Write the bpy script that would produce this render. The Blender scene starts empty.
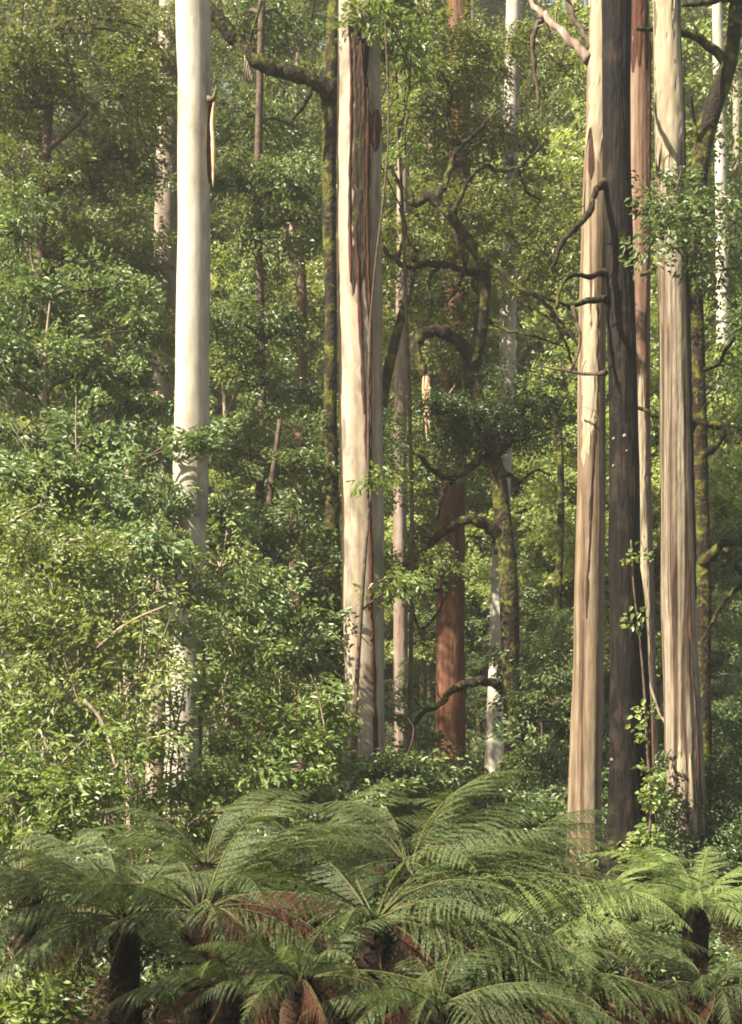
import bpy, math, random
import numpy as np
from mathutils import Vector

SEED = 7
rng = np.random.default_rng(SEED)
random.seed(SEED)
scn = bpy.context.scene
COL = scn.collection
R = math.radians

# ------------------------------------------------------------------ camera
FPX, YH, ZC = 1400.0, 840.0, 1.2
cam_d = bpy.data.cameras.new("camera")
cam = bpy.data.objects.new("camera", cam_d)
COL.objects.link(cam)
cam.location = (0, 0, ZC)
cam.rotation_euler = (R(90), 0, 0)
cam_d.sensor_width = 36.0
cam_d.lens = FPX / 1024 * 36.0
cam_d.shift_y = (YH - 512) / 1024
cam_d.clip_start, cam_d.clip_end = 0.1, 2000
cam_d.dof.use_dof = True
cam_d.dof.focus_distance = 22.0
cam_d.dof.aperture_fstop = 3.5
scn.camera = cam


def at(px, py, Y):
    return np.array([(px - 371) / FPX * Y, Y, ZC + (YH - py) / FPX * Y])


_gy = [-80, 0, 3, 8, 14, 18, 24, 34, 45, 60, 90, 160, 300]
_gz = [-0.6, -0.5, -0.7, -1.1, -1.35, -0.6, 0.75, 2.3, 4.2, 7.2, 15.5, 43, 90]


def ground_z(x, y):
    x = np.asarray(x, float); y = np.asarray(y, float)
    z = np.interp(y, _gy, _gz)
    z = z + 0.12 * np.sin(x * 0.7 + y * 0.35) * np.sin(y * 0.5 - x * 0.2) + 0.05 * np.sin(x * 2.1 + 1.3) * np.sin(y * 1.7)
    return z + np.clip(-x - 6, 0, 60) * 0.03


# ------------------------------------------------------------------ materials
def new_mat(name):
    m = bpy.data.materials.new(name)
    m.use_nodes = True
    nt = m.node_tree
    nt.nodes.clear()
    return m, nt, nt.nodes, nt.links


def ramp(N, stops, interp='LINEAR'):
    r = N.new('ShaderNodeValToRGB')
    cr = r.color_ramp
    cr.interpolation = interp
    while len(cr.elements) > 2:
        cr.elements.remove(cr.elements[-1])
    cr.elements[0].position = stops[0][0]; cr.elements[0].color = (*stops[0][1], 1)
    cr.elements[1].position = stops[-1][0]; cr.elements[1].color = (*stops[-1][1], 1)
    for p, c in stops[1:-1]:
        e = cr.elements.new(p); e.color = (*c, 1)
    return r


def leaf_mat(name, cols, trans=0.35, rough=0.42, spec=0.5, tcol=(1.25, 1.2, 0.55), clump=1.2):
    m, nt, N, L = new_mat(name)
    out = N.new('ShaderNodeOutputMaterial')
    geo = N.new('ShaderNodeNewGeometry')
    oi = N.new('ShaderNodeObjectInfo')
    tc = N.new('ShaderNodeTexCoord')
    ns = N.new('ShaderNodeTexNoise'); ns.inputs['Scale'].default_value = clump; ns.inputs['Detail'].default_value = 2
    L.new(tc.outputs['Object'], ns.inputs['Vector'])
    a = N.new('ShaderNodeMath'); a.operation = 'MULTIPLY_ADD'
    L.new(geo.outputs['Random Per Island'], a.inputs[0]); a.inputs[1].default_value = 0.55
    b = N.new('ShaderNodeMath'); b.operation = 'MULTIPLY_ADD'
    L.new(ns.outputs['Fac'], b.inputs[0]); b.inputs[1].default_value = 0.6; b.inputs[2].default_value = -0.2
    L.new(b.outputs[0], a.inputs[2])
    c = N.new('ShaderNodeMath'); c.operation = 'MULTIPLY_ADD'
    L.new(oi.outputs['Random'], c.inputs[0]); c.inputs[1].default_value = 0.25
    L.new(a.outputs[0], c.inputs[2])
    rp = ramp(N, cols)
    L.new(c.outputs[0], rp.inputs['Fac'])
    p = N.new('ShaderNodeBsdfPrincipled')
    L.new(rp.outputs['Color'], p.inputs['Base Color'])
    p.inputs['Roughness'].default_value = rough
    p.inputs['Specular IOR Level'].default_value = spec
    t = N.new('ShaderNodeBsdfTranslucent')
    mul = N.new('ShaderNodeMix'); mul.data_type = 'RGBA'; mul.blend_type = 'MULTIPLY'
    mul.inputs['Factor'].default_value = 1
    L.new(rp.outputs['Color'], mul.inputs['A']); mul.inputs['B'].default_value = (*tcol, 1)
    L.new(mul.outputs['Result'], t.inputs['Color'])
    mx = N.new('ShaderNodeMixShader'); mx.inputs['Fac'].default_value = trans
    L.new(p.outputs['BSDF'], mx.inputs[1]); L.new(t.outputs['BSDF'], mx.inputs[2])
    L.new(mx.outputs['Shader'], out.inputs['Surface'])
    return m


def bark_mat(name, stops, streak=(7, 7, 0.28), patch=None, patch_amt=0.5, patch_scale=1.6, moss=0.0, bump=0.35, rough=0.8,
             fine=14.0, mosscol=(0.07, 0.085, 0.012), patch_z=0.45):
    m, nt, N, L = new_mat(name)
    out = N.new('ShaderNodeOutputMaterial')
    tc = N.new('ShaderNodeTexCoord')
    mp = N.new('ShaderNodeMapping'); mp.inputs['Scale'].default_value = streak
    L.new(tc.outputs['Object'], mp.inputs['Vector'])
    n1 = N.new('ShaderNodeTexNoise'); n1.inputs['Scale'].default_value = 1.0; n1.inputs['Detail'].default_value = 6
    n1.inputs['Roughness'].default_value = 0.6; n1.inputs['Distortion'].default_value = 0.4
    L.new(mp.outputs['Vector'], n1.inputs['Vector'])
    rp = ramp(N, stops)
    L.new(n1.outputs['Fac'], rp.inputs['Fac'])
    col = rp.outputs['Color']
    if patch:
        mp2 = N.new('ShaderNodeMapping'); mp2.inputs['Scale'].default_value = (patch_scale, patch_scale, patch_scale * patch_z)
        L.new(tc.outputs['Object'], mp2.inputs['Vector'])
        n2 = N.new('ShaderNodeTexNoise'); n2.inputs['Scale'].default_value = 1.0; n2.inputs['Detail'].default_value = 7
        n2.inputs['Roughness'].default_value = 0.65
        L.new(mp2.outputs['Vector'], n2.inputs['Vector'])
        r2 = ramp(N, [(0.5, (0, 0, 0)), (0.62, (patch_amt,) * 3)])
        L.new(n2.outputs['Fac'], r2.inputs['Fac'])
        mx = N.new('ShaderNodeMix'); mx.data_type = 'RGBA'
        L.new(r2.outputs['Color'], mx.inputs['Factor']); L.new(col, mx.inputs['A']); mx.inputs['B'].default_value = (*patch, 1)
        col = mx.outputs['Result']
    if moss > 0:
        n3 = N.new('ShaderNodeTexNoise'); n3.inputs['Scale'].default_value = 3.0; n3.inputs['Detail'].default_value = 8; n3.inputs['Roughness'].default_value = 0.72; n3.inputs['Distortion'].default_value = 0.8
        L.new(tc.outputs['Object'], n3.inputs['Vector'])
        r3 = ramp(N, [(0.62 - 0.3 * moss, (0, 0, 0)), (0.72 - 0.25 * moss, (1, 1, 1))])
        L.new(n3.outputs['Fac'], r3.inputs['Fac'])
        n4 = N.new('ShaderNodeTexNoise'); n4.inputs['Scale'].default_value = 9; n4.inputs['Detail'].default_value = 3
        L.new(tc.outputs['Object'], n4.inputs['Vector'])
        r4 = ramp(N, [(0.3, tuple(v * 0.45 for v in mosscol)), (0.7, (mosscol[0] * 1.7, mosscol[1] * 1.5, mosscol[2] * 1.1))])
        L.new(n4.outputs['Fac'], r4.inputs['Fac'])
        mx = N.new('ShaderNodeMix'); mx.data_type = 'RGBA'
        L.new(r3.outputs['Color'], mx.inputs['Factor']); L.new(col, mx.inputs['A']); L.new(r4.outputs['Color'], mx.inputs['B'])
        col = mx.outputs['Result']
    nf = N.new('ShaderNodeTexNoise'); nf.inputs['Scale'].default_value = fine; nf.inputs['Detail'].default_value = 4
    mpf = N.new('ShaderNodeMapping'); mpf.inputs['Scale'].default_value = (1, 1, 0.3 if streak[2] < 1 else 1)
    L.new(tc.outputs['Object'], mpf.inputs['Vector']); L.new(mpf.outputs['Vector'], nf.inputs['Vector'])
    hv = N.new('ShaderNodeMix'); hv.data_type = 'RGBA'; hv.blend_type = 'MULTIPLY'; hv.inputs['Factor'].default_value = 1
    r5 = ramp(N, [(0.3, (0.78, 0.76, 0.74)), (0.7, (1.12, 1.12, 1.12))])
    L.new(nf.outputs['Fac'], r5.inputs['Fac'])
    L.new(col, hv.inputs['A']); L.new(r5.outputs['Color'], hv.inputs['B'])
    p = N.new('ShaderNodeBsdfPrincipled')
    L.new(hv.outputs['Result'], p.inputs['Base Color'])
    p.inputs['Roughness'].default_value = rough
    p.inputs['Specular IOR Level'].default_value = 0.12
    ad = N.new('ShaderNodeMath'); ad.operation = 'ADD'
    L.new(n1.outputs['Fac'], ad.inputs[0]); L.new(nf.outputs['Fac'], ad.inputs[1])
    bp = N.new('ShaderNodeBump'); bp.inputs['Strength'].default_value = bump; bp.inputs['Distance'].default_value = 0.06
    L.new(ad.outputs[0], bp.inputs['Height'])
    L.new(bp.outputs['Normal'], p.inputs['Normal'])
    L.new(p.outputs['BSDF'], out.inputs['Surface'])
    return m


M = {}
M['leaf_olive'] = leaf_mat('leaf_olive', [(0.0, (0.062, 0.076, 0.018)), (0.5, (0.119, 0.144, 0.034)), (0.93, (0.218, 0.228, 0.061)), (1.0, (0.228, 0.159, 0.070))], rough=0.5)
M['leaf_mid'] = leaf_mat('leaf_mid', [(0.0, (0.049, 0.074, 0.023)), (0.5, (0.093, 0.134, 0.043)), (0.93, (0.171, 0.212, 0.076)), (1.0, (0.207, 0.138, 0.061))], rough=0.48)
M['leaf_gloss'] = leaf_mat('leaf_gloss', [(0.0, (0.06384, 0.1015, 0.0357)), (0.5, (0.121, 0.1771, 0.06405)), (0.86, (0.215, 0.27, 0.1008)), (0.95, (0.3125, 0.2862, 0.1061)), (1.0, (0.2554, 0.149, 0.06405))],
                           rough=0.5, spec=0.5, trans=0.3)
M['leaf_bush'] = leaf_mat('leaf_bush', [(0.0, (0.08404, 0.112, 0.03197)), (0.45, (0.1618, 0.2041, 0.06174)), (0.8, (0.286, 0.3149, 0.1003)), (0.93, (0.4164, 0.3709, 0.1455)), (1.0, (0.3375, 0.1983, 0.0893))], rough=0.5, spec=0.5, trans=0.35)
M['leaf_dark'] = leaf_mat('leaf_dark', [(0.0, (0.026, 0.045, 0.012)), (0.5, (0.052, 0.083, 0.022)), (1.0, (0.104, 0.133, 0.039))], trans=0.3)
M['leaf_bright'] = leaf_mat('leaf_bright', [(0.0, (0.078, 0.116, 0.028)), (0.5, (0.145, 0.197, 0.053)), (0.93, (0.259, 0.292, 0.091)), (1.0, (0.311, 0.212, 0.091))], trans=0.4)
M['leaf_far'] = leaf_mat('leaf_far', [(0.0, (0.119, 0.1588, 0.05125)), (0.5, (0.2381, 0.2913, 0.09875)), (1.0, (0.384, 0.4113, 0.165))], trans=0.5, clump=0.5)  # paler far leaves: sunlight and mist of the gap put into the colour
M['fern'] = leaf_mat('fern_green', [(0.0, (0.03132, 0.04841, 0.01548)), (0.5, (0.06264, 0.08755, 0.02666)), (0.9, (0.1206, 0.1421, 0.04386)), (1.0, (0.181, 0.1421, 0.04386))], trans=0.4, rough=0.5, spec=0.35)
M['fern_sunlit'] = leaf_mat('fern_sunlit', [(0.0, (0.0996, 0.1422, 0.043)), (0.5, (0.1548, 0.2072, 0.066)), (1.0, (0.2364, 0.261, 0.091))], trans=0.42, rough=0.6, spec=0.2)  # lighter copy of the fern green, sun on the right ferns put into it
M['fern_dead'] = leaf_mat('fern_dead', [(0.0, (0.031, 0.0124, 0.0062)), (0.5, (0.0744, 0.031, 0.01488)), (1.0, (0.124, 0.0589, 0.0248))], trans=0.25, rough=0.7, spec=0.2, tcol=(1.2, 0.9, 0.6))
M['rachis'] = bark_mat('fern_rachis', [(0.3, (0.045, 0.05, 0.016)), (0.7, (0.095, 0.085, 0.034))], bump=0.1)
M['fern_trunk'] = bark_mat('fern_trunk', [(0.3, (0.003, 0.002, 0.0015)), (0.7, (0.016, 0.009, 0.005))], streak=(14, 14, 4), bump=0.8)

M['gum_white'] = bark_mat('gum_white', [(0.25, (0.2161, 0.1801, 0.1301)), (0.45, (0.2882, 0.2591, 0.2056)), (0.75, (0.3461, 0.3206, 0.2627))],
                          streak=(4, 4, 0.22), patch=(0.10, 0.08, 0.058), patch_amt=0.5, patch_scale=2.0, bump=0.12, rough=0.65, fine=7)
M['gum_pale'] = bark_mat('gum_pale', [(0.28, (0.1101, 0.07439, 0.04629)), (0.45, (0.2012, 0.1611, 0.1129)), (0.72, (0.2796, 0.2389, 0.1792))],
                         streak=(5, 5, 0.16), patch=(0.085, 0.068, 0.052), patch_amt=0.75, patch_scale=2.4, bump=0.2, rough=0.7, fine=8)  # grey bark mottling, strengthened to stand in for leaf-shadow dapples
M['gum_tan'] = bark_mat('gum_tan', [(0.34, (0.03326, 0.01716, 0.007979)), (0.45, (0.08501, 0.05628, 0.03315)), (0.53, (0.1331, 0.09747, 0.06138)), (0.66, (0.2033, 0.1634, 0.1105))],
                        streak=(10, 10, 0.17), patch=(0.10, 0.072, 0.048), patch_amt=0.5, patch_scale=1.2, bump=0.3, rough=0.75, fine=9)
M['gum_striped'] = bark_mat('gum_striped', [(0.36, (0.01597, 0.008837, 0.00491)), (0.45, (0.06171, 0.04079, 0.02578)), (0.51, (0.1198, 0.09381, 0.06445)), (0.62, (0.2033, 0.17, 0.1258))],
                            streak=(12, 12, 0.12), bump=0.7, rough=0.8, fine=9)
M['gum_cream'] = bark_mat('gum_cream', [(0.28, (0.1573, 0.1182, 0.07182)), (0.5, (0.236, 0.1944, 0.13)), (0.75, (0.2939, 0.2527, 0.1792))],
                          streak=(5, 5, 0.14), patch=(0.14, 0.11, 0.08), patch_amt=0.4, bump=0.15, rough=0.7, fine=8)
M['gum_pink'] = bark_mat('gum_pink', [(0.3, (0.07012, 0.02865, 0.01657)), (0.45, (0.1275, 0.0795, 0.05228)), (0.72, (0.198, 0.15, 0.1087))],
                         streak=(9, 9, 0.15), patch=(0.08, 0.036, 0.02), patch_amt=0.45, patch_scale=1.0, bump=0.3, fine=9)
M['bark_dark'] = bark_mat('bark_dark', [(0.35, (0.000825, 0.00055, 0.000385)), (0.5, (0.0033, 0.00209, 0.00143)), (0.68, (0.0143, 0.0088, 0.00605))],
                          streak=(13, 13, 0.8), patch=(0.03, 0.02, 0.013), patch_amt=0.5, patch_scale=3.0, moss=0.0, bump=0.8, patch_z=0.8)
M['bark_red'] = bark_mat('bark_red', [(0.3, (0.02975, 0.01275, 0.0068)), (0.5, (0.08075, 0.0323, 0.0153)), (0.72, (0.1445, 0.068, 0.034))],
                         streak=(8, 8, 0.5), patch=(0.10, 0.06, 0.04), patch_amt=0.5, patch_scale=1.4, moss=0.05, bump=0.6)
M['bark_grey'] = bark_mat('bark_grey', [(0.3, (0.085, 0.055, 0.04)), (0.5, (0.15, 0.11, 0.085)), (0.72, (0.24, 0.195, 0.16))],
                          streak=(6, 6, 0.3), patch=(0.14, 0.08, 0.055), patch_amt=0.5, patch_scale=1.3, bump=0.4)
M['bark_moss'] = bark_mat('bark_moss', [(0.3, (0.007, 0.0045, 0.003)), (0.5, (0.018, 0.012, 0.008)), (0.75, (0.042, 0.028, 0.019))],
                          streak=(9, 9, 1.5), moss=0.46, bump=0.9)
M['bark_moss_dark'] = bark_mat('bark_moss_dark', [(0.3, (0.005, 0.003, 0.002)), (0.5, (0.013, 0.008, 0.005)), (0.75, (0.032, 0.02, 0.013))],
                               streak=(9, 9, 1.5), moss=0.44, bump=0.9, mosscol=(0.07, 0.08, 0.012))
M['bark_twig'] = bark_mat('bark_twig', [(0.3, (0.03, 0.02, 0.014)), (0.7, (0.10, 0.07, 0.05))], streak=(6, 6, 6), moss=0.1, bump=0.4)
M['pale_twig'] = bark_mat('pale_twig', [(0.3, (0.15, 0.105, 0.07)), (0.7, (0.31, 0.245, 0.175))], streak=(6, 6, 3), bump=0.3)
M['strip_dark'] = bark_mat('strip_dark', [(0.3, (0.006, 0.004, 0.003)), (0.5, (0.022, 0.013, 0.007)), (0.72, (0.055, 0.037, 0.017))],
                           streak=(13, 13, 0.35), moss=0.12, bump=0.8)
M['strip_red'] = bark_mat('strip_red', [(0.3, (0.015, 0.006, 0.004)), (0.5, (0.042, 0.015, 0.009)), (0.75, (0.09, 0.036, 0.018))],
                          streak=(12, 12, 0.4), bump=0.7)
M['broken_wood'] = bark_mat('broken_wood', [(0.3, (0.32, 0.19, 0.10)), (0.7, (0.58, 0.42, 0.27))], streak=(14, 14, 0.6), bump=0.5)


def ground_mat():
    m, nt, N, L = new_mat('forest_floor')
    out = N.new('ShaderNodeOutputMaterial')
    tc = N.new('ShaderNodeTexCoord')
    n = N.new('ShaderNodeTexNoise'); n.inputs['Scale'].default_value = 5; n.inputs['Detail'].default_value = 8; n.inputs['Roughness'].default_value = 0.7
    L.new(tc.outputs['Object'], n.inputs['Vector'])
    v = N.new('ShaderNodeTexVoronoi'); v.inputs['Scale'].default_value = 14
    L.new(tc.outputs['Object'], v.inputs['Vector'])
    rp = ramp(N, [(0.3, (0.004, 0.003, 0.002)), (0.5, (0.014, 0.009, 0.006)), (0.62, (0.016, 0.016, 0.007)), (0.8, (0.04, 0.025, 0.014))])
    L.new(n.outputs['Fac'], rp.inputs['Fac'])
    p = N.new('ShaderNodeBsdfPrincipled'); p.inputs['Roughness'].default_value = 0.95; p.inputs['Specular IOR Level'].default_value = 0.03
    L.new(rp.outputs['Color'], p.inputs['Base Color'])
    bp = N.new('ShaderNodeBump'); bp.inputs['Strength'].default_value = 0.8; bp.inputs['Distance'].default_value = 0.08
    L.new(v.outputs['Distance'], bp.inputs['Height']); L.new(bp.outputs['Normal'], p.inputs['Normal'])
    L.new(p.outputs['BSDF'], out.inputs['Surface'])
    return m


M['ground'] = ground_mat()


# ------------------------------------------------------------------ mesh helpers
class MB:
    """collects quads; builds ONE mesh object"""
    def __init__(self):
        self.v, self.q, self.m, self.s, self.n = [], [], [], [], 0

    def add(self, v, q, mat=0, smooth=True):
        v = np.asarray(v, np.float32).reshape(-1, 3); q = np.asarray(q, np.int32).reshape(-1, 4)
        self.v.append(v); self.q.append(q + self.n); self.n += len(v)
        self.m.append(np.full(len(q), mat, np.int32)); self.s.append(np.full(len(q), smooth, bool))

    def mesh(self, name, mats, origin=(0, 0, 0)):
        V = np.concatenate(self.v) - np.asarray(origin, np.float32)
        Q = np.concatenate(self.q)
        me = bpy.data.meshes.new(name)
        me.vertices.add(len(V)); me.vertices.foreach_set('co', V.ravel())
        me.loops.add(Q.size); me.loops.foreach_set('vertex_index', Q.ravel())
        me.polygons.add(len(Q))
        me.polygons.foreach_set('loop_start', np.arange(0, Q.size, 4, dtype=np.int32))
        me.polygons.foreach_set('material_index', np.concatenate(self.m))
        me.polygons.foreach_set('use_smooth', np.concatenate(self.s))
        for k in mats:
            me.materials.append(M[k])
        me.update(calc_edges=True)
        return me

    def build(self, name, mats, parent=None):
        org = np.array(parent.location) if parent else np.zeros(3)
        return link(name, self.mesh(name, mats, org), parent)


def link(name, me, parent=None):
    o = bpy.data.objects.new(name, me)
    COL.objects.link(o)
    if parent:
        o.parent = parent
    return o


def tag(o, label=None, cat=None, group=None, kind=None):
    if label: o['label'] = label
    if cat: o['category'] = cat
    if group: o['group'] = group
    if kind: o['kind'] = kind
    return o


def empty(name, loc):
    o = bpy.data.objects.new(name, None)
    COL.objects.link(o)
    o.location = tuple(float(c) for c in loc)
    o.empty_display_size = 0.3
    return o


def catmull(P, n_per):
    P = np.asarray(P, float)
    if len(P) < 3:
        t = np.linspace(0, 1, n_per + 1)[:, None]
        return P[0] * (1 - t) + P[-1] * t
    E = np.vstack([2 * P[0] - P[1], P, 2 * P[-1] - P[-2]])
    out = []
    for i in range(1, len(E) - 2):
        p0, p1, p2, p3 = E[i - 1], E[i], E[i + 1], E[i + 2]
        t = np.linspace(0, 1, n_per, endpoint=False)[:, None]
        out.append(0.5 * (2 * p1 + (p2 - p0) * t + (2 * p0 - 5 * p1 + 4 * p2 - p3) * t ** 2 + (3 * p1 - p0 - 3 * p2 + p3) * t ** 3))
    out.append(P[-1:])
    return np.vstack(out)


def tube(P, r, sides=8, flute=None, lump=0.0, seed=0, cap=True):
    """tapered tube along P (n,3) with radii r (n); flute(theta, i/n, z) multiplies the radius"""
    P = np.asarray(P, float); r = np.asarray(r, float); n = len(P)
    T = np.gradient(P, axis=0); T /= np.linalg.norm(T, axis=1)[:, None] + 1e-9
    mean = T.mean(0)
    if abs(mean[2]) > 0.8 * np.linalg.norm(mean):
        ref = np.array([1.0, 0, 0])
    else:
        ref = np.array([0, 0, 1.0])
    U = np.zeros_like(P)
    u = ref - T[0] * np.dot(ref, T[0])
    for i in range(n):
        u = u - T[i] * np.dot(u, T[i]); u /= np.linalg.norm(u) + 1e-9
        U[i] = u
    W = np.cross(T, U)
    th = np.linspace(0, 2 * math.pi, sides, endpoint=False)
    rad = np.repeat(r[:, None], sides, 1)
    if flute is not None:
        rad = rad * flute(th[None, :], P[:, 2:3])
    if lump > 0:
        g = np.random.default_rng(seed)
        a, b, c = g.uniform(0, 6.28, 3)
        s = np.cumsum(np.r_[0, np.linalg.norm(np.diff(P, axis=0), axis=1)])[:, None]
        k = s / (r.mean() * 4 + 1e-6)
        rad = rad * (1 + lump * (np.sin(k * 1.3 + a + 2 * th) * 0.5 + np.sin(k * 0.55 + b - th) * 0.6 + np.sin(k * 2.9 + c + 3 * th) * 0.3))
    V = P[:, None, :] + rad[..., None] * (np.cos(th)[None, :, None] * U[:, None, :] + np.sin(th)[None, :, None] * W[:, None, :])
    V = V.reshape(-1, 3)
    i = np.arange(n - 1)[:, None] * sides; j = np.arange(sides)[None, :]
    Q = np.stack([i + j, i + (j + 1) % sides, i + sides + (j + 1) % sides, i + sides + j], -1).reshape(-1, 4)
    if cap:
        # close both ends with quads (sides is even)
        for base, flip in ((0, True), ((n - 1) * sides, False)):
            for k in range(1, sides // 2):
                q = [base + k - 1, base + k, base + sides - k - 1, base + (sides - k) % sides]
                Q = np.vstack([Q, [q[::-1] if flip else q]])
    return V, Q


def leaves(P, D, Nn, L, W, fold=0.25, six=False, curl=0.15):
    n = len(P)
    D = D / (np.linalg.norm(D, axis=1)[:, None] + 1e-9)
    S = np.cross(D, Nn); S /= np.linalg.norm(S, axis=1)[:, None] + 1e-9
    Nn = np.cross(S, D)
    L = np.broadcast_to(L, (n,))[:, None]; W = np.broadcast_to(W, (n,))[:, None]
    if not six:
        m = P + D * L * 0.45 + Nn * W * fold
        V = np.stack([P, m + S * W * 0.5, P + D * L - Nn * L * curl, m - S * W * 0.5], 1)
        Q = np.arange(n * 4).reshape(n, 4)
    else:
        m1 = P + D * L * 0.28 + Nn * W * fold
        m2 = P + D * L * 0.68 + Nn * (W * fold - L * curl * 0.4)
        V = np.stack([P, m1 + S * W * 0.48, m2 + S * W * 0.40, P + D * L - Nn * L * curl, m2 - S * W * 0.40, m1 - S * W * 0.48], 1)
        b = np.arange(n)[:, None] * 6
        Q = np.concatenate([b + np.array([0, 1, 2, 5]), b + np.array([5, 2, 3, 4])]) if False else np.concatenate([b + np.array([[0, 1, 2, 3]]), b + np.array([[0, 3, 4, 5]])])
    return V.reshape(-1, 3), Q


def sprays(mb, C, O, Rs, per, L, W, g, mat=0, tilt=0.7, thick=0.13, droop=0.25, six=False, twigs=6, fold=0.2):
    """flat leafy fans: C centres, O outward unit directions, Rs radii; `per` leaves each"""
    k = len(C)
    if k == 0: return
    O = O.copy(); O[:, 2] *= 0.4
    O /= np.linalg.norm(O, axis=1)[:, None] + 1e-9
    up = np.tile([0, 0, 1.0], (k, 1)) + g.normal(0, tilt * 0.55, (k, 3))
    S = np.cross(O, up); S /= np.linalg.norm(S, axis=1)[:, None] + 1e-9
    Nn = np.cross(S, O)
    u = g.random((k, per))
    tw = (np.floor(u * twigs) + 0.5) / twigs + g.normal(0, 0.02, (k, per))
    sg = np.where(g.random((k, per)) < 0.5, -1.0, 1.0)
    v = g.random((k, per)) ** 0.75 * (1.05 - 0.65 * tw)
    ang = 0.85 + g.normal(0, 0.12, (k, per))
    a = (tw - 0.45) * 1.7 + v * np.cos(ang) * 0.9
    b = sg * v * np.sin(ang) * 1.15
    h = -droop * (a ** 2 + b ** 2) * 0.8 + g.normal(0, thick, (k, per))
    r = Rs[:, None]
    P = C[:, None, :] + (r * a)[..., None] * O[:, None, :] + (r * b)[..., None] * S[:, None, :] + (r * h)[..., None] * Nn[:, None, :]
    da = ang * sg + g.normal(0, 0.6, (k, per))
    D = np.cos(da)[..., None] * O[:, None, :] + np.sin(da)[..., None] * S[:, None, :] + (g.normal(-0.25, 0.35, (k, per)))[..., None] * Nn[:, None, :]
    NN = Nn[:, None, :] + g.normal(0, tilt, (k, per, 3))
    sc = g.uniform(0.65, 1.25, k * per)
    V, Q = leaves(P.reshape(-1, 3), D.reshape(-1, 3), NN.reshape(-1, 3), L * sc, W * sc, six=six, fold=fold)
    mb.add(V, Q, mat, smooth=False)


def thin_tube(mb, A, B, r0, r1, g, mat=1, sag=0.15, sides=4):
    A = np.asarray(A, float); B = np.asarray(B, float)
    d = np.linalg.norm(B - A)
    mid1 = A + (B - A) * 0.35 + np.r_[g.normal(0, sag * d * 0.3, 2), sag * d * 0.5]
    mid2 = A + (B - A) * 0.7 + np.r_[g.normal(0, sag * d * 0.3, 2), sag * d * 0.4]
    P = catmull([A, mid1, mid2, B], 3)
    V, Q = tube(P, np.linspace(r0, r1, len(P)), sides, cap=False)
    mb.add(V, Q, mat)


KIT = dict(
    olive=dict(mat='leaf_olive', L=0.13, W=0.062, per=150, R=0.66),
    mid=dict(mat='leaf_mid', L=0.125, W=0.06, per=150, R=0.64),
    gloss=dict(mat='leaf_gloss', L=0.14, W=0.058, per=105, R=0.55, tilt=0.7, thick=0.16, six=True),
    bush=dict(mat='leaf_bush', L=0.10, W=0.044, per=88, R=0.42, tilt=0.9, thick=0.24, six=True),
    bright=dict(mat='leaf_bright', L=0.12, W=0.05, per=75, R=0.40, tilt=0.7, thick=0.2, six=True),
    dark=dict(mat='leaf_dark', L=0.085, W=0.045, per=210, R=0.6, tilt=0.6),
    fine=dict(mat='leaf_mid', L=0.11, W=0.055, per=190, R=0.68, tilt=0.6),
    fineolive=dict(mat='leaf_olive', L=0.115, W=0.058, per=190, R=0.68, tilt=0.6),
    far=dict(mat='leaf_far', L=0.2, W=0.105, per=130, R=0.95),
)


def fill_blobs(mb, blobs, kit, g, anchor=None, twig=True):
    """blobs: (centre, rx, rz, n_sprays)"""
    for c, rx, rz, n in blobs:
        d = g.normal(0, 1, (n, 3)); d /= np.linalg.norm(d, axis=1)[:, None]
        rr = g.random(n)[:, None] ** 0.42
        off = d * rr * np.array([rx, rx, rz])
        lay = 0.42
        off[:, 2] = np.round(off[:, 2] / lay) * lay + g.normal(0, 0.07, n)
        C = np.asarray(c) + off
        O = off + g.normal(0, 0.35 * rx, (n, 3))
        Rs = kit['R'] * g.uniform(0.6, 1.25, n)
        sprays(mb, C, O, Rs, kit['per'], kit['L'], kit['W'], g, 0, kit.get("tilt", 0.7), kit.get("thick", 0.13), six=kit.get('six', False))
        if twig:
            for i in range(n):
                if g.random() < 0.8:
                    src = np.asarray(c) + np.array([0, 0, -0.25 * rz])
                    thin_tube(mb, src, C[i] + (C[i] - src) * 0.35, 0.019, 0.005, g)


def trunk_path(pts, Y, base=True, top=None, seed=0, dy=0.0):
    """pts (px, py, width px) bottom to top -> smooth path with radii"""
    P = np.array([at(p[0], p[1], Y) for p in pts]); rr = np.array([p[2] * Y / FPX / 2 for p in pts])
    g = np.random.default_rng(seed + 1000)
    if dy:
        P[1:, 1] += np.cumsum(g.normal(0, dy, len(P) - 1))
    if base:
        gz = float(ground_z(P[0, 0], P[0, 1])) - 0.25
        if P[0, 2] > gz + 0.05:
            P = np.vstack([[P[0, 0], P[0, 1], gz], P]); rr = np.r_[rr[0] * 1.08, rr]
    if top and P[-1, 2] < top:
        d = P[-1] - P[-2]; d = d / max(d[2], 0.2)
        P = np.vstack([P, P[-1] + d * (top - P[-1, 2])]); rr = np.r_[rr, rr[-1] * 0.75]
    Q = catmull(np.c_[P, rr], 8)
    return Q[:, :3], np.maximum(Q[:, 3], 0.003)


def resample(P, r, step):
    s = np.r_[0, np.cumsum(np.linalg.norm(np.diff(P, axis=0), axis=1))]
    t = np.linspace(0, s[-1], max(int(s[-1] / step), 6) + 1)
    return np.stack([np.interp(t, s, P[:, k]) for k in range(3)], 1), np.interp(t, s, r)


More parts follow.
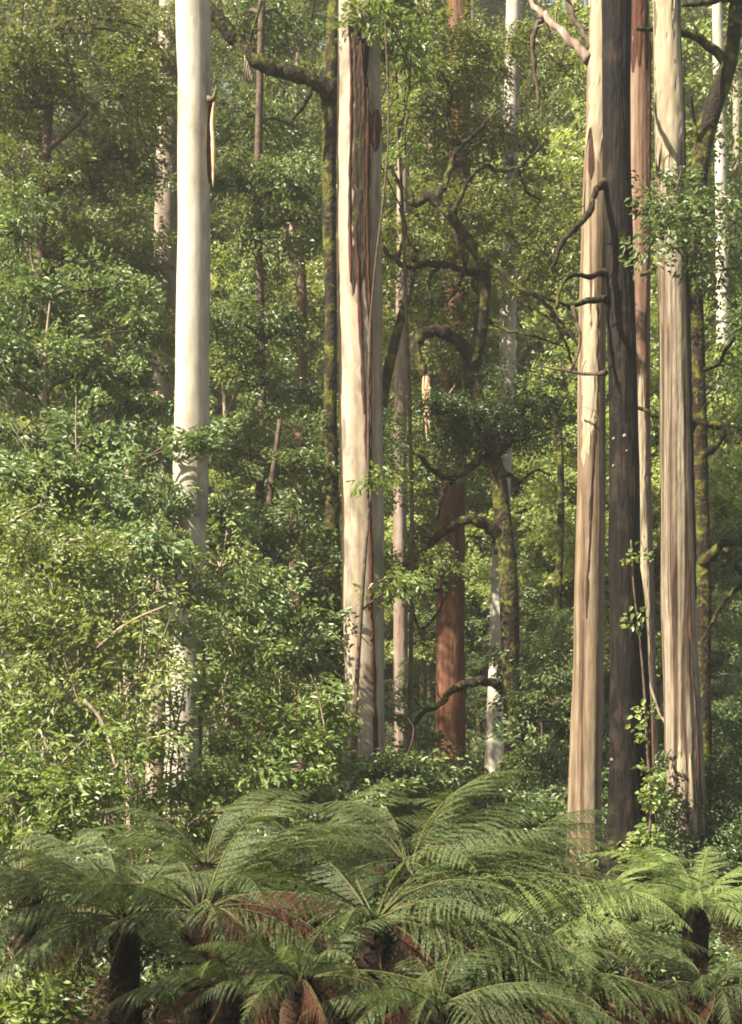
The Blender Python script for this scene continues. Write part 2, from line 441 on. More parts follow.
def limb_path(pts, Y, y0=None, y1=None, seed=0, wob=0.08):
    n = len(pts)
    ys = np.linspace(Y if y0 is None else y0, Y if y1 is None else y1, n)
    g = np.random.default_rng(seed + 500)
    ys = ys + np.r_[0, np.cumsum(g.normal(0, wob, n - 1))]
    P = np.array([at(p[0], p[1], y) for p, y in zip(pts, ys)])
    rr = np.array([p[2] * y / FPX / 2 for p, y in zip(pts, ys)])
    Q = catmull(np.c_[P, rr], 6)
    return Q[:, :3], np.maximum(Q[:, 3], 0.004)


def bark_strip(path, rad, py0, py1, Y, off0, off1, hw0, hw1, parent, mat, g, name='bark_strip', lift=0.012, m=5):
    wide = hw0 >= 0.4
    """a ragged strip of bark lying on the trunk: off/hw in fractions of the radius, seen from the road side"""
    z0 = ZC + (YH - py0) / FPX * Y; z1 = ZC + (YH - py1) / FPX * Y
    n = max(int(abs(z1 - z0) / 0.12), 6)
    zs = np.linspace(z0, z1, n); t = np.linspace(0, 1, n)
    cx = np.interp(zs, path[:, 2], path[:, 0]); cy = np.interp(zs, path[:, 2], path[:, 1]); r = np.interp(zs, path[:, 2], rad)
    off = off0 + (off1 - off0) * t + 0.02 * np.sin(t * 7 + g.uniform(0, 6)) + np.convolve(g.normal(0, 0.035, n), np.ones(5) / 5, 'same')
    hw = hw0 + (hw1 - hw0) * t + np.convolve(g.normal(0, 0.09, n), np.ones(4) / 4, 'same') * min(1, hw0 * 5)
    env = np.minimum(1, np.minimum(t, 1 - t) * 8 + 0.12)
    if wide:
        env = np.ones(n); m = max(m, 15)
        hw = hw + g.normal(0, 0.045, n)
    hw = np.maximum(hw, 0.03) * env
    e0 = np.convolve(g.normal(0, 0.9, m + 4), np.ones(3) / 3, 'same'); e1 = np.convolve(g.normal(0, 1.2, m + 4), np.ones(2) / 2, 'same')
    zs0, V = zs, []
    for j in range(m):
        a = np.clip(off + hw * (2 * j / (m - 1) - 1), -1.25, 1.25)
        th = -math.pi / 2 + np.where(np.abs(a) <= 0.98, np.arcsin(np.clip(a, -0.98, 0.98)), np.sign(a) * (math.asin(0.98) + (np.abs(a) - 0.98) * 2))
        e = 1.0 if 0 < j < m - 1 else -0.6
        if wide:
            zs = zs0 + e0[j] * np.clip(1 - 4 * t, 0, 1) * 0.6 + e1[j] * np.clip(4 * t - 3, 0, 1) * 0.6
            if True: e = np.full(n, e); e[0] = e[-1] = -0.6
        rr = r * 1.01 + lift * e + 0.006 * g.normal(0, 1, n) * (1 if 0 < j < m - 1 else 0)
        V.append(np.stack([cx + np.cos(th) * rr, cy + np.sin(th) * rr, zs], 1))
    V = np.stack(V, 1).reshape(-1, 3)
    i = np.arange(n - 1)[:, None] * m; j = np.arange(m - 1)[None, :]
    Q = np.stack([i + j, i + j + 1, i + m + j + 1, i + m + j], -1).reshape(-1, 4)
    mb = MB(); mb.add(V, Q, 0)
    return mb.build(name, [mat], parent)


def flute_fn(n, amp, ztop, zbase, flare=0.25, ph=0.0, everywhere=0.0):
    def f(th, z):
        k = np.clip((ztop - z) / (ztop - zbase), 0, 1) ** 2
        kk = k * amp + everywhere
        w = 0.6 * np.sin(n * th + ph + 0.15 * z) + 0.4 * np.sin((n * 2 + 1) * th + 1.7 * ph - 0.1 * z)
        return 1 + flare * np.clip(1 - (z - zbase) / 1.6, 0, 1) ** 2 + kk * w
    return f


def big_trunk(name, label, pts, Y, mat, group=None, sides=32, flute=None, lump=0.006, top=26, seed=0, cat='tree', moss=None, dy=0.0, step=0.22):
    P, r = trunk_path(pts, Y, top=top, seed=seed, dy=dy)
    P, r = resample(P, r, step)
    gb_ = np.random.default_rng(seed + 9000); k_ = np.arange(len(P)) * step
    ph = gb_.uniform(0, 6.28, 6)
    P[:, 0] += r * (0.06 * np.sin(k_ * 0.45 + ph[0]) + 0.02 * np.sin(k_ * 1.9 + ph[1])); P[:, 1] += r * 0.06 * np.sin(k_ * 1.1 + ph[2])
    r = r * (1 + 0.02 * np.sin(k_ * 0.5 + ph[3]) + 0.01 * np.sin(k_ * 2.3 + ph[4]) + np.convolve(gb_.normal(0, 0.015, len(P)), np.ones(3) / 3, 'same'))
    root = empty(name, (P[0, 0], P[0, 1], float(ground_z(P[0, 0], P[0, 1]))))
    tag(root, label, cat, group)
    mb = MB(); mb.add(*tube(P, r, sides, flute, lump, seed), 0)
    mb.build('trunk', [mat], root)
    return root, P, r


def add_limb(root, pts, Y, mat, y0=None, y1=None, seed=0, sides=10, lump=0.14, wob=0.08, name='limb'):
    P, r = limb_path(pts, Y, y0, y1, seed, wob)
    P, r = resample(P, r, 0.09)
    gg = np.random.default_rng(seed + 4000)
    n = len(P)
    J = gg.normal(0, 1, (n, 3)); J = (J + np.roll(J, 1, 0)) / 2
    J[0] = 0
    P = P + J * np.minimum(r, 0.07)[:, None] * 0.42
    r = r * (1 + 0.08 * gg.normal(0, 1, n).clip(-1.5, 1.5))
    r = r * (1 + 0.7 * np.exp(-np.arange(n) * 0.09 / 0.11))     # collar where it leaves the trunk
    mb = MB(); mb.add(*tube(P, r, sides, None, lump, seed), 0)
    for k in range(max(2, n // 6)):                      # bare side twigs
        i = int(gg.integers(n // 3, n)); L = gg.uniform(0.15, 0.5)
        d = gg.normal(0, 1, 3) + np.array([0, 0, 0.35]); d /= np.linalg.norm(d)
        if i == n - 1 or gg.random() < 0.25: d = (P[-1] - P[-3]) / (np.linalg.norm(P[-1] - P[-3]) + 1e-6) + 0.5 * d
        a = P[i]; m_ = a + d * L * 0.5 + gg.normal(0, 0.04, 3); e = a + d * L + gg.normal(0, 0.07, 3)
        f = m_ + gg.normal(0, 0.14, 3) + d * 0.1
        q = min(r[i] * 0.45, 0.02)
        mb.add(*tube(catmull([a, m_, e], 3), np.linspace(q, 0.004, 7), 5, cap=False), 0)
        mb.add(*tube(np.array([m_, (m_ + f) / 2, f]), np.array([q * .6, q * .4, 0.003]), 4, cap=False), 0)
    return mb.build(name, [mat], root)


def crown_from_px(root, blobs, kit, g, trunkP=None, limb_mat='bark_twig', limbs=True, trunk_r=0.05, name='crown'):
    """blobs (px, py, Y, rx m, rz m, n)"""
    B = [(at(b[0], b[1], b[2]), b[3], b[4], b[5]) for b in blobs]
    k = KIT[kit] if isinstance(kit, str) else kit
    mb = MB()
    fill_blobs(mb, B, k, g)
    o = mb.build(name, [k['mat'], limb_mat], root)
    if limbs and trunkP is not None:
        for c, rx, rz, n in B:
            dist = np.linalg.norm(trunkP[:, :2] - c[:2], axis=1)
            h = c[2] - 0.35 * dist.min() - 0.4 * rz
            i = int(np.argmin(np.abs(trunkP[:, 2] - h)))
            A = trunkP[i]
            if np.linalg.norm(c - A) < 0.5: continue
            lm = MB(); thin_tube(lm, A, c, trunk_r * 0.8, 0.014, g, 0, 0.12, 6)
            lm.build('limb', [limb_mat], root)
    return o


# ------------------------------------------------------------------ ground
def make_ground():
    ys = np.concatenate([np.arange(-40, 10, 2.0), np.arange(10, 60, 0.5), np.arange(60, 301, 6.0)])
    xs = np.concatenate([np.arange(-130, -24, 8.0), np.arange(-24, 24.1, 0.6), np.arange(32, 131, 8.0)])
    X, Yg = np.meshgrid(xs, ys)
    Z = ground_z(X, Yg) + np.where((np.abs(X) < 24) & (Yg > 9) & (Yg < 60), rng.normal(0, 0.025, X.shape), 0)
    V = np.stack([X, Yg, Z], -1).reshape(-1, 3)
    nx = len(xs)
    i = np.arange(len(ys) - 1)[:, None] * nx; j = np.arange(nx - 1)[None, :]
    Q = np.stack([i + j, i + j + 1, i + nx + j + 1, i + nx + j], -1).reshape(-1, 4)
    mb = MB(); mb.add(V, Q, 0)
    tag(mb.build('ground', ['ground']), kind='structure')


make_ground()


# ------------------------------------------------------------------ the main gums
g = np.random.default_rng(11)
zb = lambda P: P[0, 2]

# white gum on the left
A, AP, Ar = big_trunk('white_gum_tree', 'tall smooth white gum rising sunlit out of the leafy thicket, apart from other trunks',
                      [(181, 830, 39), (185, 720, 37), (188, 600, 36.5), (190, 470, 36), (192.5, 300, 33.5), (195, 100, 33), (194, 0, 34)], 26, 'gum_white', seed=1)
# scar and peeling spur on its right edge
bark_strip(AP, Ar, 185, 98, 26, 0.93, 0.98, 0.10, 0.14, A, 'strip_dark', g, lift=0.02)
bark_strip(AP, Ar, 790, 560, 26, 1.0, 1.0, 0.10, 0.06, A, 'gum_tan', g, lift=0.01)
mb = MB()
P = catmull([at(213, 188, 25.9), at(213.5, 150, 25.8), at(212, 118, 25.85), at(216, 90, 25.9)], 6)
mb.add(*tube(P, np.interp(np.linspace(0, 1, len(P)), [0, .2, .7, 1], [0.012, 0.035, 0.04, 0.008]), 6, None, 0.25, 3), 0)
mb.build('bark_strip', ['broken_wood'], A)
mb = MB()
P = catmull([at(209, 100, 25.75), at(213.5, 98, 25.7), at(216, 86, 25.7)], 5)
mb.add(*tube(P, np.linspace(0.07, 0.01, len(P)), 8, None, 0.2, 4), 0)
mb.build('branch_stub', ['gum_tan'], A)

# streaked gum in the centre
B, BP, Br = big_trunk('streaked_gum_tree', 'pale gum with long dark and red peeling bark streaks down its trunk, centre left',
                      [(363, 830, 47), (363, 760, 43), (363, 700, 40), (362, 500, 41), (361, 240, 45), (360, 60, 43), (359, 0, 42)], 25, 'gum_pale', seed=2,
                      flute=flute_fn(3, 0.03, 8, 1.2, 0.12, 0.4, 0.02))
bark_strip(BP, Br, 300, 40, 25, 0.04, 0.06, 0.41, 0.40, B, 'strip_dark', g, m=9, lift=0.008)
bark_strip(BP, Br, 290, 60, 25, -0.42, -0.36, 0.09, 0.08, B, 'strip_red', g, lift=0.03)
bark_strip(BP, Br, 500, 100, 25, 0.42, 0.38, 0.05, 0.14, B, 'strip_red', g, lift=0.02)
bark_strip(BP, Br, 420, 230, 25, 0.10, -0.1, 0.09, 0.12, B, 'strip_red', g, lift=0.025)
bark_strip(BP, Br, 830, 400, 25, 0.66, 0.20, 0.15, 0.09, B, 'strip_red', g, lift=0.022)
bark_strip(BP, Br, 160, 118, 25, 0.72, 0.80, 0.22, 0.2, B, 'strip_red', g, lift=0.03)
bark_strip(BP, Br, 140, 25, 25, -0.32, -0.5, 0.06, 0.05, B, 'strip_red', g, lift=0.02)
bark_strip(BP, Br, 130, 20, 25, 0.2, 0.02, 0.07, 0.05, B, 'strip_red', g, lift=0.02)
bark_strip(BP, Br, 620, 0, 25, -0.98, -1.0, 0.06, 0.06, B, 'strip_dark', g, lift=0.014)

# tan gum
Cc, CP, Cr = big_trunk('tan_gum_tree', 'tan streaked gum leaning slightly behind the dark rough trunk, its foot among the ferns',
                       [(584, 885, 33), (585, 800, 32), (587, 700, 31), (590, 500, 29), (593, 300, 28), (599, 150, 27), (604, 0, 26)], 23.2, 'gum_tan', seed=3,
                       flute=flute_fn(5, 0.03, 10, 0.9, 0.12, 1.0, 0.012))
bark_strip(CP, Cr, 185, 130, 23.2, -0.55, -0.7, 0.25, 0.12, Cc, 'strip_red', g, lift=0.015)
bark_strip(CP, Cr, 170, -20, 23.2, -0.1, -0.2, 0.8, 0.85, Cc, 'gum_cream', g, lift=0.006, m=11)
bark_strip(CP, Cr, 460, 290, 23.2, -0.3, -0.2, 0.55, 0.55, Cc, 'gum_cream', g, lift=0.006, m=11)
bark_strip(CP, Cr, 620, 420, 23.2, -0.32, 0.05, 0.12, 0.12, Cc, 'strip_dark', g, lift=0.008)
add_limb(Cc, [(590, 60, 9), (572, 42, 8), (552, 24, 7), (536, 6, 6), (520, -15, 5)], 23.2, 'bark_grey', 23.2, 24.5, 31)
add_limb(Cc, [(592, 48, 6), (577, 22, 5), (566, -2, 5), (560, -30, 4)], 23.2, 'bark_twig', 23.2, 24, 32)
add_limb(Cc, [(549, 18, 5), (537, 24, 5), (533, 50, 5), (537, 80, 4), (538, 108, 2.5)], 24.0, 'bark_twig', 24.2, 24.4, 33)

# dark rough trunk
D, DP, Dr = big_trunk('dark_rough_tree', 'dark brown rough barked tree with lichen spots and a deep groove at its foot',
                      [(627, 885, 40), (627, 800, 33), (626, 700, 30), (624.5, 600, 30), (622, 400, 29), (618, 200, 28), (617, 0, 29)], 22, 'bark_dark', seed=4,
                      flute=flute_fn(4, 0.05, 9, 0.8, 0.2, 2.0, 0.02), lump=0.035)
mb = MB()
P, r = trunk_path([(648, 885, 18), (646, 800, 14), (644, 700, 12), (640, 610, 10), (634, 540, 5)], 22)
mb.add(*tube(P, r, 14, flute_fn(3, 0.1, 6, 0.8, 0.3, 1.0, 0.04), 0.08, 9), 0)
mb.build('buttress', ['bark_dark'], D)
add_limb(D, [(606, 183, 7), (597, 190, 6), (593, 205, 6), (582, 222, 6), (570, 233, 6), (558, 250, 5), (555, 264, 4)], 22, 'bark_moss', 22, 21.4, 41)
add_limb(D, [(606, 272, 6), (590, 276, 5), (573, 275, 5), (562, 284, 4), (557, 308, 4)], 22, 'bark_moss', 22, 21.3, 42)
add_limb(D, [(607, 300, 6), (590, 301, 6), (572, 306, 4), (548, 299, 3), (535, 290, 2.5)], 22, 'bark_moss', 22, 21.6, 43)
add_limb(D, [(572, 306, 3), (578, 322, 3), (580, 345, 3), (570, 372, 2)], 21.8, 'bark_twig', 21.7, 21.5, 44, name='twig')
add_limb(D, [(606, 372, 4), (588, 374, 3), (560, 370, 3), (540, 366, 2)], 22, 'bark_twig', 22, 22.5, 45, name='twig')
# lichen spots
for k, (px, py, s) in enumerate([(622, 440, 3.2), (612, 441, 2.4), (612, 468, 2), (624, 455, 1.7), (611, 760, 3)]):
    rr = s * 22 / FPX * 0.55
    c = at(px, py, 22)
    i = int(np.argmin(np.abs(DP[:, 2] - c[2]))); dx = c[0] - DP[i, 0]
    cy = DP[i, 1] - math.sqrt(max(Dr[i] ** 2 - dx * dx, 0.001)) * 1.0
    mb = MB()
    th = np.linspace(0, 6.283, 8, endpoint=False)
    pr = [(0.02, 0.03), (0.9, -0.006), (1.0, 0.02)][::-1]
    Pp = np.array([[c[0], cy + 0.02, c[2]], [c[0], cy - 0.012, c[2]], [c[0], cy - 0.018, c[2]]])
    mb.add(*tube(Pp, np.array([rr, rr, rr * 0.5]), 8, None, 0.2, k), 0)
    mb.build('lichen_spot', ['gum_cream'], D)

# pinkish trunk between
E, EP, Er = big_trunk('pinkish_gum_tree', 'slim pinkish gum with red bark ridges between the dark trunk and the grey striped gum',
                      [(655, 840, 17), (651, 760, 16), (648, 680, 16), (645, 600, 18), (641, 400, 19), (640, 200, 21), (638, 0, 21)], 27.5, 'gum_pink', seed=5,
                      flute=flute_fn(3, 0.05, 10, 1.2, 0.1, 0.3, 0.03))
bark_strip(EP, Er, 190, 30, 27.5, 0.72, 0.8, 0.2, 0.16, E, 'strip_red', g, lift=0.03)
bark_strip(EP, Er, 420, 250, 27.5, 0.35, 0.5, 0.12, 0.16, E, 'strip_red', g, lift=0.02)
bark_strip(EP, Er, 640, 380, 27.5, -0.2, -0.3, 0.6, 0.5, E, 'gum_cream', g, lift=0.006, m=9)
bark_strip(EP, Er, 60, -40, 27.5, -0.1, 0.0, 0.8, 0.9, E, 'strip_red', g, lift=0.01, m=9)

# striped grey gum on the right
F, FP, Fr = big_trunk('striped_gum_tree', 'thick gum with grey and brown striped bark and a fluted foot, nearest the right edge',
                      [(687, 875, 43), (686, 800, 39), (684, 740, 37), (680, 600, 35), (676, 400, 32), (670, 200, 28.5), (667, 0, 27)], 25.2, 'gum_striped', seed=6,
                      sides=48, flute=flute_fn(6, 0.035, 11, 0.9, 0.1, 0.9, 0.02))
bark_strip(FP, Fr, 165, -30, 25.2, -0.12, -0.1, 0.86, 0.9, F, 'gum_cream', g, lift=0.008, m=13)  # cream sheet: sunlit upper trunk above the shade edge, put into colour
bark_strip(FP, Fr, 600, 90, 25.2, 0.85, 0.92, 0.12, 0.1, F, 'strip_dark', g, lift=0.012)
bark_strip(FP, Fr, 860, 560, 25.2, 0.55, 0.45, 0.1, 0.06, F, 'strip_red', g, lift=0.015)
bark_strip(FP, Fr, 830, 640, 25.2, 0.2, 0.28, 0.06, 0.04, F, 'strip_dark', g, lift=0.01)
bark_strip(FP, Fr, 840, 740, 25.2, -0.55, -0.35, 0.2, 0.1, F, 'gum_cream', g, lift=0.01)
bark_strip(FP, Fr, 850, 755, 25.2, 0.12, 0.05, 0.12, 0.07, F, 'gum_cream', g, lift=0.01)

# mossy tree behind the striped gum
G, GP, Gr = big_trunk('mossy_bent_tree', 'dark mossy tree behind the striped gum, bending right near its top',
                      [(703, 740, 16), (703, 600, 15), (701, 520, 16), (698, 430, 15), (696, 340, 16), (694, 260, 16), (697, 200, 18), (703, 150, 18), (712, 112, 19),
                       (725, 75, 18), (732, 40, 15), (735, 0, 13), (738, -80, 11)], 26.5, 'bark_moss_dark', seed=7, sides=16, lump=0.07, top=None, dy=0.03)
for i, pts in enumerate([
        [(728, 66, 10), (712, 48, 9), (695, 36, 8), (665, 30, 6), (636, 28, 4)],
        [(736, -4, 6), (712, 2, 5), (682, 4, 4)],
        [(702, 456, 9), (716, 446, 8), (724, 432, 7), (715, 424, 7), (700, 425, 6), (680, 420, 6), (658, 415, 5), (636, 406, 4)],
        [(703, 565, 10), (715, 549, 9), (727, 542, 8), (742, 545, 7), (768, 552, 5)],
        [(726, 544, 6), (733, 562, 5), (742, 575, 4), (752, 580, 3)],
        [(742, 585, 4), (724, 600, 4), (712, 622, 3), (704, 640, 3)],
        [(694, 276, 4), (683, 268, 4), (672, 262, 4), (658, 268, 4), (640, 276, 3)],
        [(698, 372, 5), (714, 366, 5), (724, 352, 4), (735, 338, 3)],
        [(700, 150, 6), (694, 120, 4), (690, 95, 3)]]):
    add_limb(G, pts, 26.5, 'bark_moss_dark', 26.4, 26.0 if i != 2 else 26.3, 50 + i, 8, wob=0.05)
crown_from_px(G, [(672, 200, 21.8, .40, .35, 5), (662, 235, 21.8, .3, .25, 3), (705, 205, 22.6, .6, .4, 7), (735, 215, 24, .8, .4, 8), (725, 265, 25, .9, .35, 8),
                  (742, 320, 27, .9, .5, 8), (740, 130, 28, 1.0, .5, 7), (750, 60, 27, 0.9, .5, 6), (738, 380, 28, .7, .4, 5)], dict(KIT['fine'], per=120), g, GP, limbs=False)

# red trunk, grey trunks and others in the middle distance
Ii, IP, Ir = big_trunk('red_bark_tree', 'stout orange red barked trunk standing behind the arching mossy branches',
                       [(449, 800, 36), (450, 740, 31), (451, 600, 29), (453, 480, 27), (455, 300, 26), (458, 150, 25), (460, 0, 24)], 36, 'bark_red', seed=8, top=30)
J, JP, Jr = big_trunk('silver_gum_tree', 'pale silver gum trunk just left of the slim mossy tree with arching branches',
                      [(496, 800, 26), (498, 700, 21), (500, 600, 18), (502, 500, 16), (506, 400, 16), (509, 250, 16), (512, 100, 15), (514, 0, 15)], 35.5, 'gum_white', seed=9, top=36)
Mt, MP, Mr = big_trunk('grey_pink_tree', 'thin grey pink trunk beside the streaked gum, in the half shade',
                       [(401, 780, 14), (401, 600, 14), (400, 450, 13), (402, 300, 13), (404, 100, 12), (405, 0, 12)], 40, 'bark_grey', seed=10, top=32)
Nn_, NP, Nr = big_trunk('pink_stem_tree', 'slim pinkish trunk with a broken fork between the white gum and the streaked gum',
                        [(300, 720, 17), (297, 620, 16), (298, 500, 16), (301, 400, 14), (302, 300, 11), (298, 240, 8), (292, 205, 5)], 34, 'gum_pink', seed=12, top=None)
add_limb(Nn_, [(301, 285, 6), (296, 265, 5), (287, 240, 5), (281, 215, 3)], 34, 'gum_pink', seed=61)
add_limb(Nn_, [(302, 272, 4), (290, 262, 3), (275, 255, 3), (262, 243, 2)], 34, 'pale_twig', seed=62)
O_, OP, Or = big_trunk('dark_mossy_tree', 'dark trunk close behind the streaked gum, with one thick mossy limb',
                       [(333, 740, 16.1), (333, 690, 15.3), (333, 600, 14.4), (332, 500, 13.6), (330, 400, 12.8), (331, 300, 12.8), (330, 200, 14.4), (330, 120, 15.3), (332, 60, 14.4), (335, 0, 13.6)],
                       29, 'bark_moss_dark', seed=13, sides=16, lump=0.06, top=20)
add_limb(O_, [(331, 92, 15), (310, 80, 15), (285, 73, 15), (262, 66, 15), (248, 55, 15), (235, 40, 14), (222, 22, 13), (210, 8, 12), (196, -12, 11)], 29, 'bark_moss_dark', 28.9, 28.2, 63, 12)
add_limb(O_, [(313, 80, 6), (310, 95, 5), (300, 110, 4), (290, 122, 3)], 29, 'bark_moss_dark', 28.8, 28.4, 64)
add_limb(O_, [(252, 60, 5), (248, 45, 4), (256, 20, 3), (262, 0, 3)], 28.5, 'bark_moss_dark', 28.5, 28.1, 65)
mb = MB()
for k in range(5):
    P = catmull([at(244 + k * 1.6, 48 + k * 5, 28.45), at(245 + k * 1.7, 60 + k * 4, 28.3), at(243 + k * 2.2, 74 + 2 * k, 28.3)], 4)
    mb.add(*tube(P, np.linspace(0.02, 0.004, len(P)), 4, None, 0.2, k), 0)
mb.build('bark_strip', ['pale_twig'], O_)
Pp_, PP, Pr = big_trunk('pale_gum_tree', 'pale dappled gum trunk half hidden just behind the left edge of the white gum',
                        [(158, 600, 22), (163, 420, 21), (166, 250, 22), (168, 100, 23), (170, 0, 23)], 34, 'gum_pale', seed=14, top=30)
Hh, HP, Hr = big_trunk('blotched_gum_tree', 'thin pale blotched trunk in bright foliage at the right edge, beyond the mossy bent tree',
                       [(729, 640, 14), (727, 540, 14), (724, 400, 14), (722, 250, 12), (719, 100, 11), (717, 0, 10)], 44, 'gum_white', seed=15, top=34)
Th, TP, Tr = big_trunk('slim_mossy_sapling', 'slim yellow mossy sapling trunk in the gap left of the tan gum',
                       [(559, 790, 9), (560, 700, 9), (558, 600, 8), (561, 500, 7), (558, 400, 6)], 40, 'bark_moss', seed=16, sides=10, top=None)

# the arching mossy tree
K, KP, Kr = big_trunk('arching_myrtle_tree', 'slim dark mossy tree with arching branches in front of the silver gum trunk',
                      [(517, 800, 22), (515, 740, 20), (512, 680, 19), (509, 590, 19), (505, 540, 19), (498, 480, 17), (490, 450, 15), (476, 405, 16), (470, 374, 17), (479, 338, 15),
                       (484, 292, 13), (482, 262, 12), (470, 245, 11), (452, 222, 9), (436, 204, 8), (425, 194, 6)], 31, 'bark_moss_dark', seed=17, sides=16, lump=0.09, top=None, dy=0.06)
KL = [
    [(504, 548, 12), (496, 533, 12), (480, 522, 12), (462, 521, 11), (445, 530, 9), (430, 545, 8), (412, 562, 6), (398, 575, 3)],
    [(509, 692, 10), (492, 681, 9), (470, 683, 9), (450, 692, 8), (438, 706, 6), (420, 714, 5), (412, 732, 3)],
    [(474, 362, 13), (456, 340, 13), (436, 331, 12), (422, 336, 11), (416, 346, 11), (419, 360, 9), (424, 376, 7)],
    [(482, 276, 8), (460, 268, 7), (440, 263, 7), (410, 266, 6), (392, 258, 5), (383, 246, 4)],
    [(434, 204, 7), (445, 186, 6), (452, 160, 6), (460, 145, 5), (480, 130, 4), (498, 108, 3)],
    [(427, 196, 6), (414, 206, 6), (402, 190, 5), (392, 170, 4), (386, 158, 3)],
    [(454, 212, 5), (470, 178, 4), (485, 166, 4), (500, 171, 4), (517, 168, 4), (532, 155, 3), (546, 141, 3)],
    [(482, 258, 6), (500, 270, 5), (520, 288, 4), (545, 303, 4), (560, 320, 3), (579, 346, 3)],
    [(492, 455, 10), (500, 452, 7), (514, 440, 5), (530, 437, 3)],
    [(488, 448, 8), (470, 470, 7), (450, 478, 7), (432, 470, 6), (418, 455, 4)],
    [(450, 478, 6), (440, 500, 5), (436, 520, 4)],
    [(455, 232, 6), (466, 262, 5), (456, 290, 4), (447, 300, 3)],
    [(478, 290, 5), (470, 282, 4), (462, 284, 3)],
    [(498, 275, 3), (520, 300, 3), (548, 318, 2.5), (575, 340, 2)],
    [(417, 560, 4), (434, 588, 4), (448, 590, 5), (440, 575, 4)],
    [(540, 300, 3), (560, 330, 3), (575, 370, 2.5), (592, 396, 2)],
    [(486, 318, 4), (505, 330, 3), (530, 335, 2.5), (562, 346, 2)],
    [(440, 264, 4), (428, 285, 3), (432, 308, 3), (424, 325, 2)],
    [(396, 258, 4), (406, 232, 3), (399, 208, 2)],
    [(460, 145, 4), (446, 120, 3), (452, 95, 3), (440, 70, 2)],
    [(517, 168, 3.5), (526, 190, 3), (540, 200, 2)],
    [(500, 470, 6), (520, 480, 4), (535, 470, 3), (552, 476, 2)],
    [(412, 606, 3), (420, 630, 3), (436, 616, 3), (446, 596, 3)],
]
for i, pts in enumerate(KL):
    add_limb(K, pts, 31, 'bark_moss_dark', 31, 31 + (-0.6, -0.9, -0.5, -0.7, 0.5, -0.4, 0.6, -0.6)[i % 8], 70 + i, 8 if pts[0][2] < 8 else 12, wob=0.005 if i == 2 else 0.06)
mb = MB()
for k in range(6):
    x = 424 + k * 1.3
    P = catmull([at(x, 372, 30.5), at(x + g.normal(0, 1), 395, 30.5), at(427 + k * 0.6 + g.normal(0, 1.5), 415 + g.uniform(0, 34), 30.5)], 4)
    mb.add(*tube(P, np.linspace(0.035, 0.006, len(P)), 6, None, 0.25, k), 0)
for pts in ([(424, 415), (440, 405), (455, 385)], [(427, 400), (418, 402), (412, 408)], [(428, 410), (436, 428), (440, 436)]):
    P = catmull([at(a, b, 30.45) for a, b in pts], 4)
    mb.add(*tube(P, np.linspace(0.02, 0.006, len(P)), 6), 0)
mb.build('broken_branch', ['broken_wood'], K)
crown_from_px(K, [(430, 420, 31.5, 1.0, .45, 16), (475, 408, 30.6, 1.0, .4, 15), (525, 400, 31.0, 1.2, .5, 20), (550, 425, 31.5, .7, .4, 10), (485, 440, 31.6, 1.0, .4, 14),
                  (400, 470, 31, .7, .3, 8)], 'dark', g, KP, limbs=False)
crown_from_px(K, [(430, 30, 33, 1.2, .7, 16), (480, 60, 33, 1.3, .8, 16), (420, 110, 33, 1.0, .8, 14), (500, 130, 34, 1.0, .5, 10), (450, 100, 33.5, 1.2, .6, 14),
                  (515, 60, 36, 1.0, .8, 14), (515, 180, 36, 1.0, .8, 14), (505, 290, 36, 1.0, .7, 12), (455, 160, 34.5, .9, .6, 10), (455, 280, 34.5, .9, .7, 13), (450, 350, 34.5, .8, .6, 11), (460, 60, 34.5, 1.0, .8, 12), (455, 220, 34.7, .8, .6, 9), (440, 440, 34, .7, .4, 8), (530, 215, 33, 1.2, .45, 12), (470, 210, 33, .9, .4, 8), (545, 250, 32, .9, .4, 8), (410, 240, 33, .7, .6, 7), (560, 60, 34, 1.0, .6, 9),
                  (415, 565, 31, .8, .3, 9)], 'fineolive', g, KP, limbs=False)
L_, LP, Lr = big_trunk('leaning_mossy_stem', 'thin dark mossy stem leaning out from behind the right side of the streaked gum',
                       [(372, 560, 10), (378, 460, 10), (385, 388, 10), (393, 350, 10), (402, 315, 9), (410, 285, 8), (416, 245, 7), (417, 215, 6), (408, 188, 4)], 33, 'bark_moss',
                       seed=18, sides=12, lump=0.08, top=None)
add_limb(L_, [(412, 275, 4), (404, 262, 3), (390, 255, 3)], 33, 'bark_moss', seed=90)

# ------------------------------------------------------------------ understorey trees (left half and middle)
def understorey(name, label, stem, Y, stem_mat, blobs, kit, seed, group=None, top=None, r=0.05):
    gg = np.random.default_rng(seed)
    root, P, rad = big_trunk(name, label, stem, Y, stem_mat, group, 10, None, 0.05, top, seed, step=0.3)
    crown_from_px(root, blobs, kit, gg, P, trunk_r=r)
    return root


